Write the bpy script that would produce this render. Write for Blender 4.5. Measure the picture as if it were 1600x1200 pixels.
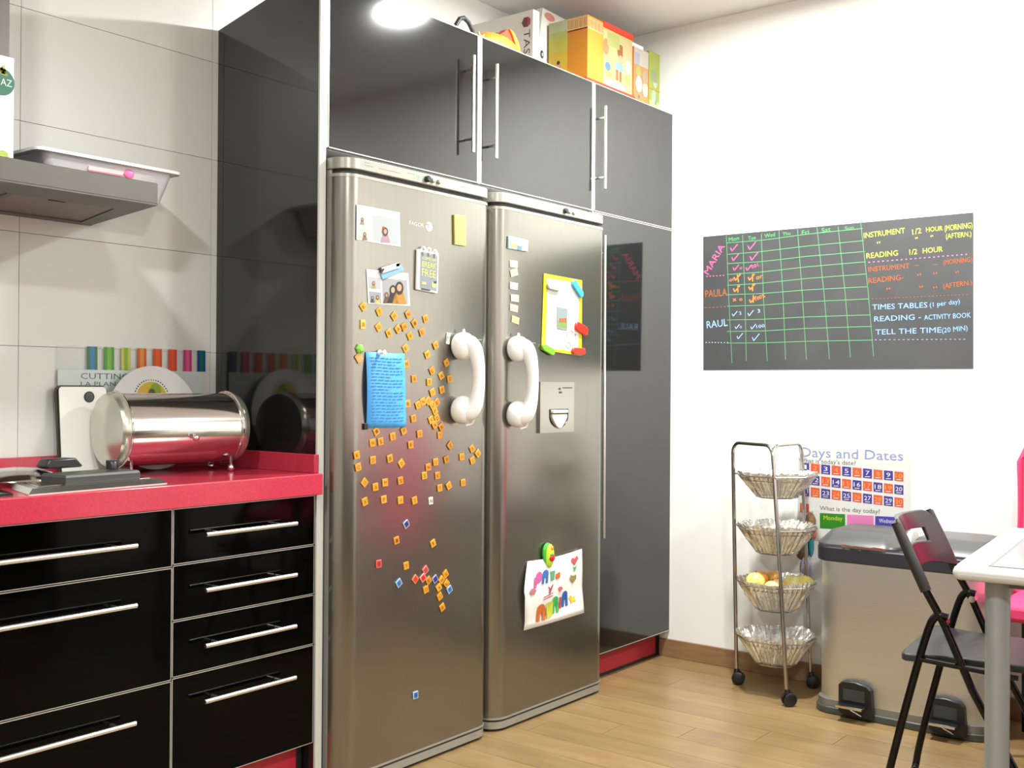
import bpy, math, random
from mathutils import Vector, Matrix
random.seed(7)
for o in list(bpy.data.objects): bpy.data.objects.remove(o, do_unlink=True)
S = bpy.context.scene; COL = S.collection
PI = math.pi
# ------------------------------------------------------------------ camera
CAM_F = 1686.67
YAW, PITCH, ROLL = math.radians(38.0098), math.radians(0.1254), math.radians(0.4201)
CP = Vector((-2.10419, -2.33768, 1.16394))
FW = Vector((math.cos(YAW)*math.cos(PITCH), math.sin(YAW)*math.cos(PITCH), math.sin(PITCH)))
R0 = Vector((math.sin(YAW), -math.cos(YAW), 0)); U0 = R0.cross(FW)
RT = R0*math.cos(ROLL)+U0*math.sin(ROLL); UP = U0*math.cos(ROLL)-R0*math.sin(ROLL)
cam = bpy.data.cameras.new('camera'); camo = bpy.data.objects.new('camera', cam); COL.objects.link(camo)
m = Matrix((RT, UP, -FW)).transposed().to_4x4(); m.translation = CP; camo.matrix_world = m
cam.sensor_width = 36; cam.lens = CAM_F/1600*36; cam.clip_start = .05; S.camera = camo
def at(u, v, ax, val):
    """point where the sight line of reference pixel (u, v) meets the real plane ax = val"""
    d = FW+RT*((u-800)/CAM_F)-UP*((v-600)/CAM_F); i = 'xyz'.index(ax)
    return CP+d*((val-CP[i])/d[i])
# ------------------------------------------------------------------ world, light, exposure
w = bpy.data.worlds.new('world'); S.world = w; w.use_nodes = True
w.node_tree.nodes['Background'].inputs[0].default_value = (.9, .95, 1, 1)
w.node_tree.nodes['Background'].inputs[1].default_value = .05
S.view_settings.view_transform = 'Standard'; S.view_settings.look = 'None'
S.view_settings.exposure = 0.35; S.view_settings.gamma = 1; S.view_settings.use_curve_mapping = False
CEIL = 2.724
LAMPS = [(1.10, -.75, 74, .095), (-1.75, -.95, 33, .11), (1.0, -2.9, 58, .14), (-1.6, -2.75, 52, .14)]  # last two are unseen lamps, added for fill light
for i, (x, y, W, r) in enumerate(LAMPS):
    l = bpy.data.lights.new('ceiling_lamp_light', 'AREA'); l.shape = 'DISK'; l.size = r*2*.9; l.energy = W
    l.color = (.975, 1, .95)
    lo = bpy.data.objects.new('ceiling_lamp_light', l); COL.objects.link(lo); lo.location = (x, y, CEIL-.030)
# ------------------------------------------------------------------ materials
def rgb(h):
    if isinstance(h, str):
        h = h.lstrip('#'); c = [int(h[i:i+2], 16)/255 for i in (0, 2, 4)]
        return tuple(((x+.055)/1.055)**2.4 if x > .04045 else x/12.92 for x in c)+(1,)
    return tuple(h)+(1,)
MATS = {}
def mat(name, col, rough=.5, metal=0, ior=1.5, emit=0, trans=0, alpha=1, var=None, bump=None, coat=0, aniso=0, col2=None):
    if name in MATS: return MATS[name]
    m = bpy.data.materials.new(name); m.use_nodes = True; MATS[name] = m
    nt = m.node_tree; b = nt.nodes['Principled BSDF']; c = rgb(col)
    b.inputs['Base Color'].default_value = c; b.inputs['Roughness'].default_value = rough
    b.inputs['Metallic'].default_value = metal; b.inputs['IOR'].default_value = ior
    b.inputs['Transmission Weight'].default_value = trans; b.inputs['Alpha'].default_value = alpha
    b.inputs['Coat Weight'].default_value = coat
    if aniso: b.inputs['Anisotropic'].default_value = aniso
    if emit:
        b.inputs['Emission Color'].default_value = c; b.inputs['Emission Strength'].default_value = emit
    tc = nt.nodes.new('ShaderNodeTexCoord'); mp = nt.nodes.new('ShaderNodeMapping'); nt.links.new(tc.outputs['Object'], mp.inputs[0])
    if var or col2:
        sc, amt = var or ((3, 3, 3), .15)
        mp.inputs['Scale'].default_value = sc if isinstance(sc, tuple) else (sc,)*3
        n = nt.nodes.new('ShaderNodeTexNoise'); n.inputs['Scale'].default_value = 1; n.inputs['Detail'].default_value = 5
        nt.links.new(mp.outputs[0], n.inputs['Vector'])
        r = nt.nodes.new('ShaderNodeValToRGB'); r.color_ramp.elements[0].position = .3; r.color_ramp.elements[1].position = .7
        c2 = rgb(col2) if col2 else tuple(x*(1-amt) for x in c[:3])+(1,)
        r.color_ramp.elements[0].color = c2; r.color_ramp.elements[1].color = c
        nt.links.new(n.outputs[0], r.inputs[0]); nt.links.new(r.outputs[0], b.inputs['Base Color'])
    if bump:
        sc, st = bump; mb_ = nt.nodes.new('ShaderNodeMapping'); nt.links.new(tc.outputs['Object'], mb_.inputs[0])
        mb_.inputs['Scale'].default_value = sc if isinstance(sc, tuple) else (sc,)*3
        n2 = nt.nodes.new('ShaderNodeTexNoise'); n2.inputs['Scale'].default_value = 1; n2.inputs['Detail'].default_value = 3
        nt.links.new(mb_.outputs[0], n2.inputs['Vector'])
        bp = nt.nodes.new('ShaderNodeBump'); bp.inputs['Strength'].default_value = st; bp.inputs['Distance'].default_value = .01
        nt.links.new(n2.outputs[0], bp.inputs['Height']); nt.links.new(bp.outputs[0], b.inputs['Normal'])
    return m
def flat(h, rough=.5, k=.66):
    return mat('print_%s_%d' % (h.strip('#'), int(k*100)), tuple(x*k for x in rgb(h)[:3]), rough)
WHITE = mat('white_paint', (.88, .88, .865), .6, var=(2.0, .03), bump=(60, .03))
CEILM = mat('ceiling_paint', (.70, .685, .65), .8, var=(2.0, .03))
TILE = mat('glazed_tile', (.62, .63, .60), .32, var=(1.5, .03))
GROUT = mat('grout', (.44, .43, .41), .8)
BLACK = mat('black_gloss', (.0075, .0080, .008), .07, ior=1.70)
BLACKD = mat('black_gloss_drawer', (.001, .001, .001), .06, ior=1.19)
BLACKM = mat('black_carcass', (.012, .012, .012), .5)
ALU = mat('aluminium_edge', (.72, .71, .67), .32, metal=.7)
PALE = mat('pale_edge_strip', (.56, .56, .52), .35)
CHROME = mat('chrome', (.78, .77, .74), .12, metal=1)
NICKEL = mat('brushed_nickel', (.80, .78, .72), .28, metal=1)
STEEL = mat('fridge_steel', (.295, .284, .250), .235, metal=.93, var=((500, 500, 3), .10), bump=((300, 300, 3), .012))
SILVER = mat('silver_plastic', (.35, .345, .31), .3, metal=.45)
BODYG = mat('fridge_side_grey', (.30, .30, .30), .45)
PINK = mat('pink_quartz', (.50, .038, .070), .17, var=(160, .22), ior=1.5)
RED = mat('red_plinth', (.40, .012, .035), .35)
def brushed(m, an=.75):
    nt = m.node_tree; tg = nt.nodes.new('ShaderNodeTangent'); tg.direction_type = 'RADIAL'; tg.axis = 'Z'; b = nt.nodes['Principled BSDF']
    nt.links.new(tg.outputs[0], b.inputs['Tangent']); b.inputs['Anisotropic'].default_value = an; return m
BINST = mat('bin_steel', (.84, .90, .95), .40, metal=1, var=((4, 4, 700), .06), bump=((5, 5, 800), .04))
HOODST = mat('hood_steel', (.10, .096, .088), .40, metal=.9, var=((3, 300, 300), .08))
BPLAST = mat('black_plastic', (.008, .008, .009), .33)
DGREY = mat('dark_grey_plastic', (.020, .020, .028), .42)
BLID = mat('bin_lid_grey', (.06, .06, .06), .34)
FOIL = mat('aluminium_foil', (.88, .875, .84), .24, metal=.8, bump=(70, .55))
brushed(BINST, .88)
CTUBE = mat('black_enamel_tube', (.004, .004, .004), .16, ior=1.38)
CSEAT = mat('black_seat_plastic', (.022, .024, .025), .42, bump=(220, .08))
TLEG = mat('grey_table_leg', (.30, .32, .325), .35, metal=.25)
TFRAME = mat('white_table_frame', (.60, .605, .59), .25)
GLASST = mat('frosted_glass_top', (.36, .395, .385), .08, ior=1.5)
PINKC = mat('pink_fabric', (.80, .05, .17), .75, var=(40, .15))
WPL = mat('white_gloss_plastic', (.84, .84, .83), .18)
def wood(name, a, b, sc):
    if name in MATS: return MATS[name]
    m = mat(name, a, .30, var=(sc, 0), col2=b, bump=((sc[0]*3, sc[1]*3, sc[2]*3), .06))
    nt = m.node_tree; bs = nt.nodes['Principled BSDF']; lk = bs.inputs['Base Color'].links[0].from_socket
    oi = nt.nodes.new('ShaderNodeObjectInfo'); hs = nt.nodes.new('ShaderNodeHueSaturation')
    mr = nt.nodes.new('ShaderNodeMapRange'); mr.inputs[3].default_value = .92; mr.inputs[4].default_value = 1.08
    nt.links.new(oi.outputs['Random'], mr.inputs[0]); nt.links.new(mr.outputs[0], hs.inputs['Value'])
    nt.links.new(lk, hs.inputs['Color']); nt.links.new(hs.outputs[0], bs.inputs['Base Color']); return m
FLOORM = wood('oak_plank', (.270, .178, .082), (.205, .128, .054), (26, 3.2, 26))
BASEM = wood('skirting_wood', (.30, .18, .095), (.22, .12, .06), (12, 6, 40))
# ------------------------------------------------------------------ mesh builder
class MB:
    def __init__(s, M=None): s.v = []; s.f = []; s.mi = []; s.M = M; s.k = 0
    def add(s, vs, fs):
        b = len(s.v)
        for p in vs:
            p = Vector(p); s.v.append(s.M @ p if s.M else p)
        for f in fs: s.f.append([b+i for i in f]); s.mi.append(s.k)
        return s
    def box(s, x0, y0, z0, x1, y1, z1):
        x0, x1 = sorted((x0, x1)); y0, y1 = sorted((y0, y1)); z0, z1 = sorted((z0, z1))
        v = [(x, y, z) for z in (z0, z1) for x, y in ((x0, y0), (x1, y0), (x1, y1), (x0, y1))]
        return s.add(v, [(3, 2, 1, 0), (4, 5, 6, 7), (0, 1, 5, 4), (1, 2, 6, 5), (2, 3, 7, 6), (3, 0, 4, 7)])
    def prism(s, poly, d):
        """polygon in 3D (ccw seen from the +d side) swept back by vector d"""
        n = len(poly); a = [Vector(p) for p in poly]; d = Vector(d)
        return s.add(a+[p-d for p in a], [tuple(range(n)), tuple(range(2*n-1, n-1, -1))]+[(j, i, n+i, n+j) for i in range(n) for j in [(i+1) % n]])
    def plan(s, poly, z0, z1):
        return s.prism([(x, y, z1) for x, y in poly], (0, 0, z1-z0))
    def loft(s, rings, cap0=True, cap1=True):
        n = len(rings[0]); v = [p for r in rings for p in r]; f = []
        for k in range(len(rings)-1):
            for i in range(n):
                j = (i+1) % n; f.append((k*n+i, k*n+j, (k+1)*n+j, (k+1)*n+i))
        if cap0: f.append(tuple(range(n-1, -1, -1)))
        if cap1: f.append(tuple((len(rings)-1)*n+i for i in range(n)))
        return s.add(v, f)
    def tube(s, pts, r, n=10, closed=False, cap=True):
        pts = [Vector(p) for p in pts]; N = len(pts); rings = []
        rr = r if isinstance(r, (list, tuple)) else [r]*N
        t0 = None; up = None
        for i, p in enumerate(pts):
            if closed: t = (pts[(i+1) % N]-pts[i-1])
            else: t = (pts[min(i+1, N-1)]-pts[max(i-1, 0)])
            t.normalize()
            if up is None:
                up = Vector((0, 0, 1)) if abs(t.z) < .9 else Vector((1, 0, 0))
            up = (up-t*up.dot(t)); up.normalize(); sd = t.cross(up)
            rings.append([p+(up*math.cos(2*PI*k/n)+sd*math.sin(2*PI*k/n))*rr[i] for k in range(n)])
        if closed: rings.append(rings[0]); return s.loft(rings, False, False)
        return s.loft(rings, cap, cap)
    def lathe(s, prof, o=(0, 0, 0), ax=(0, 0, 1), n=24, cap=True):
        """prof: (radius, height) along the axis"""
        o = Vector(o); ax = Vector(ax).normalized(); q = Vector((1, 0, 0)) if abs(ax.x) < .9 else Vector((0, 1, 0))
        e1 = (q-ax*q.dot(ax)).normalized(); e2 = ax.cross(e1)
        rings = [[o+ax*h+(e1*math.cos(2*PI*k/n)+e2*math.sin(2*PI*k/n))*max(r, 1e-4) for k in range(n)] for r, h in prof]
        return s.loft(rings, cap, cap)
    def ell(s, c, r, n=14):
        c = Vector(c)
        prof = [(math.sin(PI*i/8), -math.cos(PI*i/8)) for i in range(9)]
        return s.loft([[c+Vector((r[0]*max(a, .01)*math.cos(2*PI*k/n), r[1]*max(a, .01)*math.sin(2*PI*k/n), r[2]*b)) for k in range(n)] for a, b in prof])
ORG = {}
def tag(o, label=None, cat=None, group=None, kind=None):
    if label: o['label'] = label
    if cat: o['category'] = cat
    if group: o['group'] = group
    if kind: o['kind'] = kind
    return o
def empty(name, loc, label, cat, group=None):
    o = bpy.data.objects.new(name, None); COL.objects.link(o); o.location = loc; o.empty_display_size = .05
    ORG[o] = Vector(loc); return tag(o, label, cat, group)
def obj(name, mb, mt, parent=None, bev=0, smooth=True, label=None, ang=35, org=None):
    me = bpy.data.meshes.new(name)
    o0 = ORG[parent] if parent else (Vector(org) if org else Vector((0, 0, 0)))
    if parent is not None and org is not None: o0 = Vector(org)
    me.from_pydata([tuple(p-o0) for p in mb.v], [], mb.f)
    for m_ in (mt if isinstance(mt, (list, tuple)) else [mt]): me.materials.append(m_)
    if any(mb.mi): me.polygons.foreach_set('material_index', mb.mi)
    if smooth:
        me.polygons.foreach_set('use_smooth', [True]*len(me.polygons)); me.set_sharp_from_angle(angle=math.radians(ang))
    me.validate(); me.update()
    o = bpy.data.objects.new(name, me); COL.objects.link(o)
    ORG[o] = o0
    if parent: o.parent = parent; o.location = o0-ORG[parent]
    else: o.location = o0
    if bev:
        b = o.modifiers.new('bevel', 'BEVEL'); b.width = bev; b.segments = 2; b.limit_method = 'ANGLE'; b.angle_limit = math.radians(40)
    if label: o['label'] = label
    return o
def struct(name, mb, mt, **k):
    o = obj(name, mb, mt, **k); o['kind'] = 'structure'; return o
def single(name, mb, mt, label, cat, group=None, org=None, **k):
    o = obj(name, mb, mt, org=org, **k); return tag(o, label, cat, group)
def bx(*a): return MB().box(*a)
def copy_tree(o, delta, parent=None):
    c = o.copy(); COL.objects.link(c)
    if parent: c.parent = parent
    else: c.location = o.location+Vector(delta)
    for ch in list(o.children): copy_tree(ch, delta, c)
    return c
# text: builtin font turned to a flat mesh
TXT = {}
def text_mesh(body):
    if body not in TXT:
        cu = bpy.data.curves.new('t', 'FONT'); cu.body = body; cu.size = 1; cu.resolution_u = 2
        to = bpy.data.objects.new('t', cu); me = bpy.data.meshes.new_from_object(to)
        vs = [v.co.copy() for v in me.vertices]; fs = [tuple(p.vertices) for p in me.polygons]
        bpy.data.objects.remove(to); bpy.data.curves.remove(cu); bpy.data.meshes.remove(me)
        xs = [v.x for v in vs] or [0, 1]; ys = [v.y for v in vs] or [0, 1]
        TXT[body] = (vs, fs, min(xs), max(xs), min(ys), max(ys))
    return TXT[body]
def text_on(mb, body, p0, rt, up, width, height, cap=.72, fit=True):
    vs, fs, x0, x1, y0, y1 = text_mesh(body)
    sx = width/(x1-x0) if width else height/cap; sy = height/cap
    rt = Vector(rt).normalized(); up = Vector(up).normalized(); p0 = Vector(p0)
    mb.add([p0+rt*((v.x-x0)*sx)+up*(v.y*sy) for v in vs], fs)
def text_px(mb, body, u0, v0, u1, v1, hpx, ax, val, cap=.72):
    """lettering lying on plane ax = val, baseline from pixel to pixel"""
    a = at(u0, v0, ax, val); b = at(u1, v1, ax, val); c = at(u0, v0-hpx, ax, val)
    r = (b-a); nrm = Vector((0, -1, 0)) if ax == 'y' else Vector((-1, 0, 0))
    up = nrm.cross(r).normalized(); text_on(mb, body, a, r, up, r.length, abs((c-a).length), cap)
def stroke_px(mb, pts, wpx, ax, val, th=.0006):
    P = [at(u, v, ax, val) for u, v in pts]; s = (at(pts[0][0], pts[0][1]+wpx, ax, val)-P[0]).length
    nrm = Vector((0, -1, 0)) if ax == 'y' else Vector((-1, 0, 0))
    for a, b in zip(P, P[1:]):
        d = (b-a)
        if d.length < 1e-6: continue
        q = nrm.cross(d).normalized()*s/2
        mb.add([a-q, b-q, b+q, a+q], [(0, 1, 2, 3)])
def quad_px(mb, px, ax, val, th=.001):
    """thin slab with its face on plane ax = val; px listed tl, tr, br, bl"""
    P = [at(u, v, ax, val) for u, v in px]; nrm = Vector((0, -1, 0)) if ax == 'y' else Vector((-1, 0, 0))
    mb.prism([P[3], P[2], P[1], P[0]], nrm*th)
def fix(poly):  # keep prisms outward: ccw seen from -y / -x
    return poly
# ------------------------------------------------------------------ room shell
XW, YB = 2.008, .475
XL, YF = -4.2, -3.9
fl = struct('floor', bx(XL, YF, -.05, XW+.1, YB+.1, -.006), mat('floor_joint', (.16, .085, .03), .7))
pw, plen = .13, 1.2
for c in range(-24, 9):
    x0 = .94+pw*c; x1 = min(x0+pw, XW)
    if x0 > XW-.01: continue
    off = (-.35-.215*c) % plen
    y = YF-plen+((off-(YF-plen)) % plen)
    while y < YB:
        a, b = max(y, YF), min(y+plen, YB)
        if b-a > .02 and (x0 > -2.9):
            obj('plank', bx(x0+.0007, a+.0008, -.006, x1-.0007, b-.0008, 0), FLOORM, fl, org=((x0+x1)/2, (a+b)/2, 0), smooth=False)
        y += plen
wb = struct('wall_back', bx(XL, YB, 0, XW+.1, YB+.1, CEIL), GROUT)
obj('upper_plaster', bx(.0, YB-.006, 2.2, XW, YB, CEIL), WHITE, wb)
zs = [.962, 1.262, 1.565, 1.862, 2.165, 2.465, CEIL]; zs = [.64]+zs
for k in range(-6, 1):
    x1 = -.04+.61*k; x0 = x1-.61
    if k == 0: x0, x1 = -.65, -.04
    for a, b in zip(zs, zs[1:]):
        obj('tile', bx(x0+.0006, YB-.008, a+.0006, x1-.0006, YB, b-.0006), TILE, wb, org=((x0+x1)/2, YB, (a+b)/2), bev=.0004, smooth=False)
for a, b in zip(zs, zs[1:]):
    obj('tile', bx(-.04+.0006, YB-.008, a+.0006, 0.0, YB, b-.0006), TILE, wb, org=(-.02, YB, (a+b)/2), smooth=False)
struct('wall_right', bx(XW, YF, 0, XW+.1, YB+.1, CEIL), WHITE)
struct('wall_left', bx(XL-.1, YF, 0, XL, YB+.1, CEIL), WHITE)
struct('wall_front', bx(XL-.1, YF-.1, 0, XW+.1, YF, CEIL), WHITE)
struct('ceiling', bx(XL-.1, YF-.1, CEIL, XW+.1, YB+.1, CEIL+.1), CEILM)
struct('baseboard_right', bx(XW-.013, YF, 0, XW, .045, .076), BASEM, bev=.002)
for i, (x, y, W, r) in enumerate(LAMPS):
    t = empty('ceiling_lamp', (x, y, CEIL), ['round white ceiling lamp above the fridges', 'round white ceiling lamp above the hob side', 'added round white fill lamp over the opposite worktop, right', 'added round white fill lamp over the opposite worktop, left'][i], 'ceiling lamp', 'round ceiling lamps')
    obj('housing', MB().lathe([(r+.015, 0), (r+.015, -.012), (r, -.020), (r-.008, -.012)], (x, y, CEIL), n=32), WPL, t)
    obj('diffuser', MB().lathe([(r-.004, -.012), (r-.02, -.020), (r*.6, -.024), (.001, -.026)], (x, y, CEIL), n=32), mat('lamp_diffuser', (1, .96, .9), .5, emit=14), t)
# ------------------------------------------------------------------ handles
def bar_handle(a, b, r, door, y0=-.002, y=-.035, lab=None):
    """bar from a to b (x, z), two posts back to the door"""
    m = MB(); ax, az = a; bx_, bz = b; m.tube([(ax, y, az), (bx_, y, bz)], r, 12)
    o = obj('handle', m, NICKEL, door)
    L = math.hypot(bx_-ax, bz-az); e = .045/L if L < .8 else .07/L
    for t in (e, 1-e):
        x, z = ax+(bx_-ax)*t, az+(bz-az)*t
        obj('handle_post', MB().tube([(x, y, z), (x, y0, z)], .0045, 8), NICKEL, door)
    return o
def front(kind, x0, x1, z0, z1, parent, hand=None, y=0.0, th=.019):
    e = .0028 if kind == 'door' else .0014
    d = obj(kind, bx(x0+e, y, z0+e, x1-e, y+th, z1-e), BLACK if kind == 'door' else BLACKD, parent, smooth=False)
    t = MB(); t.box(x0, y-.0008, z0, x0+e, y+th, z1); t.box(x1-e, y-.0008, z0, x1, y+th, z1)
    t.box(x0, y-.0008, z0, x1, y+th, z0+e); t.box(x0, y-.0008, z1-e, x1, y+th, z1)
    obj('edge_trim', t, ALU, d, smooth=False)
    if hand: bar_handle(hand[0], hand[1], .0062, d)
    return d
g = .0018
# drawer units
def drawer_unit(x0, x1, lines, hx, hz, label, plinth_to=None):
    t = empty('drawer_unit', ((x0+x1)/2, .2, 0), label, 'cabinet', 'black gloss drawer units under the pink worktop')
    b = MB(); b.box(x0+.001, .021, .1425, x1-.001, YB-.01, .852); obj('carcass', b, BLACKM, t)
    for i in range(len(lines)-1):
        front('drawer', x0+g, x1-g, lines[i+1]+g, lines[i]-g, t, ((hx[0], hz[i]), (hx[1], hz[i])))
    px = plinth_to or x1
    obj('plinth', bx(x0, .05, 0, px, .065, .142), RED, t)
    if px < x1: obj('plinth_end', bx(px, .05, 0, x1, .065, .142), BLACKM, t)
    return t
drawer_unit(-.492, -.022, [.851, .708, .567, .4245, .143], (-.417, -.119), [.781, .639, .4975, .3555], 'black four drawer unit beside the left fridge', -.042)
drawer_unit(-1.392, -.492, [.851, .7035, .419, .143], (-1.27, -.615), [.775, .6315, .349], 'wide black three drawer unit left of the four drawer unit')
drawer_unit(-2.292, -1.392, [.851, .7035, .419, .143], (-2.17, -1.515), [.775, .6315, .349], 'wide black drawer unit at the far left end of the worktop')
ct = empty('worktop', (-1.2, .2, .853), 'glossy pink quartz worktop with an upstand along the tiled wall', 'worktop')
obj('slab', bx(-2.4, -.03, .853, -.0185, YB-.001, .913), PINK, ct, bev=.003)
obj('back_upstand', bx(-2.4, YB-.026, .913, -.0185, YB-.008, .966), PINK, ct, bev=.0015)
obj('side_upstand', bx(-.0365, -.012, .913, -.0185, YB-.026, .966), PINK, ct, bev=.0015)
# tall side panel
sp = empty('side_panel', (0, .2, 0), 'tall glossy black side panel between the worktop and the left fridge', 'panel')
pts = [(.003, 0), (YB-.003, 0), (YB-.003, 2.268), (.247, 2.315), (.003, 2.349)]
obj('board', MB().prism([(-.018, y, z) for y, z in reversed(pts)], (-.024, 0, 0)), BLACK, sp, smooth=False)
obj('front_edge', bx(-.0182, -.004, 0, .0062, .0028, 2.349), PALE, sp, smooth=False, label='pale front edge strip')
# wall cupboards over the fridges
def cupboard(x0, x1, z0, z1, hx, label, name='wall_cupboard'):
    t = empty(name, ((x0+x1)/2, .2, z0), label, 'cupboard', 'black gloss cupboards over the fridges')
    b = MB()
    if x0 < .1: b.prism([(x0, .021, z0), (x0, .021, z1-.002), (x0, .247, 2.313), (x0, YB-.008, 2.266), (x0, YB-.008, z0)], (x0-x1, 0, 0))
    else: b.box(x0, .021, z0, x1, YB-.008, z1)
    obj('carcass', b, mat('white_melamine', (.74, .74, .72), .5), t, smooth=False)
    obj('side_edge', bx(x0, -.0005, z0, x0+.006, .020, z1), PALE, t, smooth=False); obj('side_edge', bx(x1-.006, -.0005, z0, x1, .020, z1), PALE, t, smooth=False)
    front('door', x0+.008, x1-.008, z0+.001, z1-.001, t, ((hx, 1.937), (hx, 2.258)))
    return t
cupboard(.009, .697, 1.848, 2.349, .625, 'black cupboard above the left fridge, handle at its right edge')
cupboard(.698, 1.389, 1.848, 2.349, .747, 'black cupboard above the right fridge, handle at its left edge')
tc_ = empty('tall_cabinet', (1.7, .2, 0), 'tall black two door cabinet between the right fridge and the white wall', 'cabinet')
obj('carcass', bx(1.391, .021, .10, XW-.002, YB-.008, 2.349), BLACKM, tc_, smooth=False)
e = MB(); e.box(1.390, -.0005, .10, 1.396, .020, 2.349); obj('side_edge', e, PALE, tc_, smooth=False)
front('door', 1.398, XW-.003, 1.849, 2.348, tc_, ((1.421, 1.935), (1.421, 2.257)))
front('door', 1.398, XW-.003, .112, 1.845, tc_, ((1.428, .576), (1.422, 1.754)))
obj('plinth', bx(1.391, .05, .012, 1.972, .065, .10), RED, tc_, label='dark red plinth board')
obj('plinth_seal', bx(1.391, .048, 0, XW-.002, .066, .012), BLACKM, tc_)
obj('plinth_end', bx(1.972, .05, .012, XW-.002, .065, .10), BLACKM, tc_)
# ------------------------------------------------------------------ fridges
YFR = -.075
def rplan(x0, x1, yf, yb, r, n=7):
    p = [(x0, yb)]
    p += [(x0+r-r*math.cos(PI/2*i/n), yf+r-r*math.sin(PI/2*i/n)) for i in range(n+1)]
    p += [(x1-r+r*math.sin(PI/2*i/n), yf+r-r*math.cos(PI/2*i/n)) for i in range(n+1)]
    p += [(x1, yb)]
    return p
def fridge(x0, x1, label, hx, disp_u, logo):
    t = empty('fridge', ((x0+x1)/2, .2, 0), label, 'fridge', 'pair of steel fridges')
    obj('body', bx(x0+.006, -.012, .02, x1-.006, YB-.02, 1.80), BODYG, t, bev=.004)
    obj('gasket', bx(x0+.012, -.022, .05, x1-.012, -.012, 1.765), BLACKM, t)
    r = .062
    pl = rplan(x0, x1, YFR, -.022, r)
    d = obj('door', MB().plan(pl, .046, 1.762), STEEL, t, ang=30)
    m = MB(); p2 = rplan(x0-.001, x1+.001, YFR-.0015, -.020, r)
    m.plan(p2, 1.762, 1.771); obj('door_rim', m, SILVER, d, ang=30); obj('door_rim', MB().plan(p2, .040, .046), SILVER, d, ang=30)
    m = MB(); p3 = rplan(x0+.001, x1-.001, YFR-.002, .0, r); m.plan(p3, 1.785, 1.818)
    c = obj('control_panel', m, SILVER, t, ang=30, bev=.002)
    obj('base_panel', MB().plan(rplan(x0, x1, YFR, .0, r), .010, .033), SILVER, t, ang=30)
    obj('base_shadow_gap', MB().plan(rplan(x0+.012, x1-.012, YFR+.012, .0, r-.01), .0, .010), BLACKM, t)
    obj('top_gap', MB().plan(rplan(x0+.012, x1-.012, YFR+.012, .0, r-.01), 1.771, 1.785), BLACKM, t)
    dx = disp_u; zc = 1.802; yy = YFR-.002
    obj('display', bx(dx, yy-.0012, zc-.006, dx+.030, yy+.001, zc+.007), mat('green_display', (.25, .95, .25), .4, emit=.9), c, label='lit green display')
    ds = MB()
    for q in (0, 1):
        xx = dx+.006+q*.010
        ds.box(xx, yy-.0016, zc-.0035, xx+.0012, yy-.001, zc+.0045); ds.box(xx, yy-.0016, zc+.0035, xx+.006, yy-.001, zc+.0045); ds.box(xx+.0048, yy-.0016, zc-.0035, xx+.006, yy-.001, zc+.0045)
        ds.box(xx, yy-.0016, zc-.0035, xx+.006, yy-.001, zc-.0025)
    obj('digits', ds, flat('#1d6b25'), c)
    obj('knob', MB().lathe([(.010, 0), (.010, .010), (.0075, .013)], (dx+.055, yy, zc-.001), (0, -1, 0), 18), DGREY, c, label='dark control knob')
    for q in (0, 1): obj('button', MB().lathe([(.0075, 0), (.0075, .006), (.005, .008)], (dx+.082+q*.028, yy, zc-.001), (0, -1, 0), 16), SILVER, c)
    pr = MB()
    for a, b, zz in ((-.21, -.19, .006), (-.21, -.175, -.002), (-.15, -.06, -.002), (-.03, .0, .004), (.22, .26, .0), (.29, .31, .001)):
        pr.box(dx+a, yy-.0004, zc+zz, dx+b, yy+.0005, zc+zz+.0016)
    obj('panel_print', pr, flat('#8d8a7c'), c)
    return t, d
f1, d1 = fridge(.012, .690, 'left steel fridge covered in orange letter magnets', 0, .298, True)
f2, d2 = fridge(.706, 1.388, 'right steel fridge with a water dispenser', 0, 1.035, False)
yl = YFR-.0008
lg = MB(); text_px(lg, 'FAGOR', 639.5, 350.5, 662, 355.5, 6.2, 'y', yl)
obj('lettering', lg, flat('#f2f0e8'), d1)
lg = MB(); c0 = at(670.5, 354, 'y', yl)
lg.lathe([(.0145, 0), (.0145, .001)], c0+Vector((0, .0012, 0)), (0, -1, 0), 24); lo = obj('emblem', lg, flat('#f4f2ea'), d1)
s_ = MB()
for zz, a, b in ((.004, -.013, .001), (-.003, -.008, .004)): s_.box(c0.x+a, yl-.0006, c0.z+zz, c0.x+b, yl+.0002, c0.z+zz+.0028)
obj('emblem_bars', s_, STEEL, lo)
# water dispenser
wd = MB(); X0, X1, Z0, Z1 = .940, 1.148, 1.000, 1.181
cx, cz, hw, hh = 1.052, 1.062, .060, .050
fr = MB()
def half_round(n=12): return [(cx-hw+.002, cz+.022)]+[(cx-hw*math.cos(PI*i/n), cz-.004-hh*math.sin(PI*i/n)*.85) for i in range(n+1)]+[(cx+hw-.002, cz+.022)]
fr.box(X0, YFR-.010, cz+.022, X1, YFR+.001, Z1); fr.box(X0, YFR-.010, Z0, cx-hw, YFR+.001, cz+.022); fr.box(cx+hw, YFR-.010, Z0, X1, YFR+.001, cz+.022)
hr = half_round(); n_ = len(hr)
for (a, b) in zip(hr[1:-1], hr[2:-1]):
    fr.prism([(a[0], YFR-.010, Z0), (b[0], YFR-.010, Z0), (b[0], YFR-.010, b[1]), (a[0], YFR-.010, a[1])], (0, -.011, 0))
dp = obj('water_dispenser', fr, mat('dispenser_plate', (.42, .405, .365), .26, metal=.9), d2, smooth=False)
obj('recess', bx(cx-hw, YFR-.0012, cz-hh, cx+hw, YFR+.001, cz+.022), mat('recess_grey', (.10, .10, .09), .4), dp)
lv = [(cx-.046+.092*i/8, cz-.008-.040*math.sin(PI*i/8)) for i in range(9)]
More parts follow.
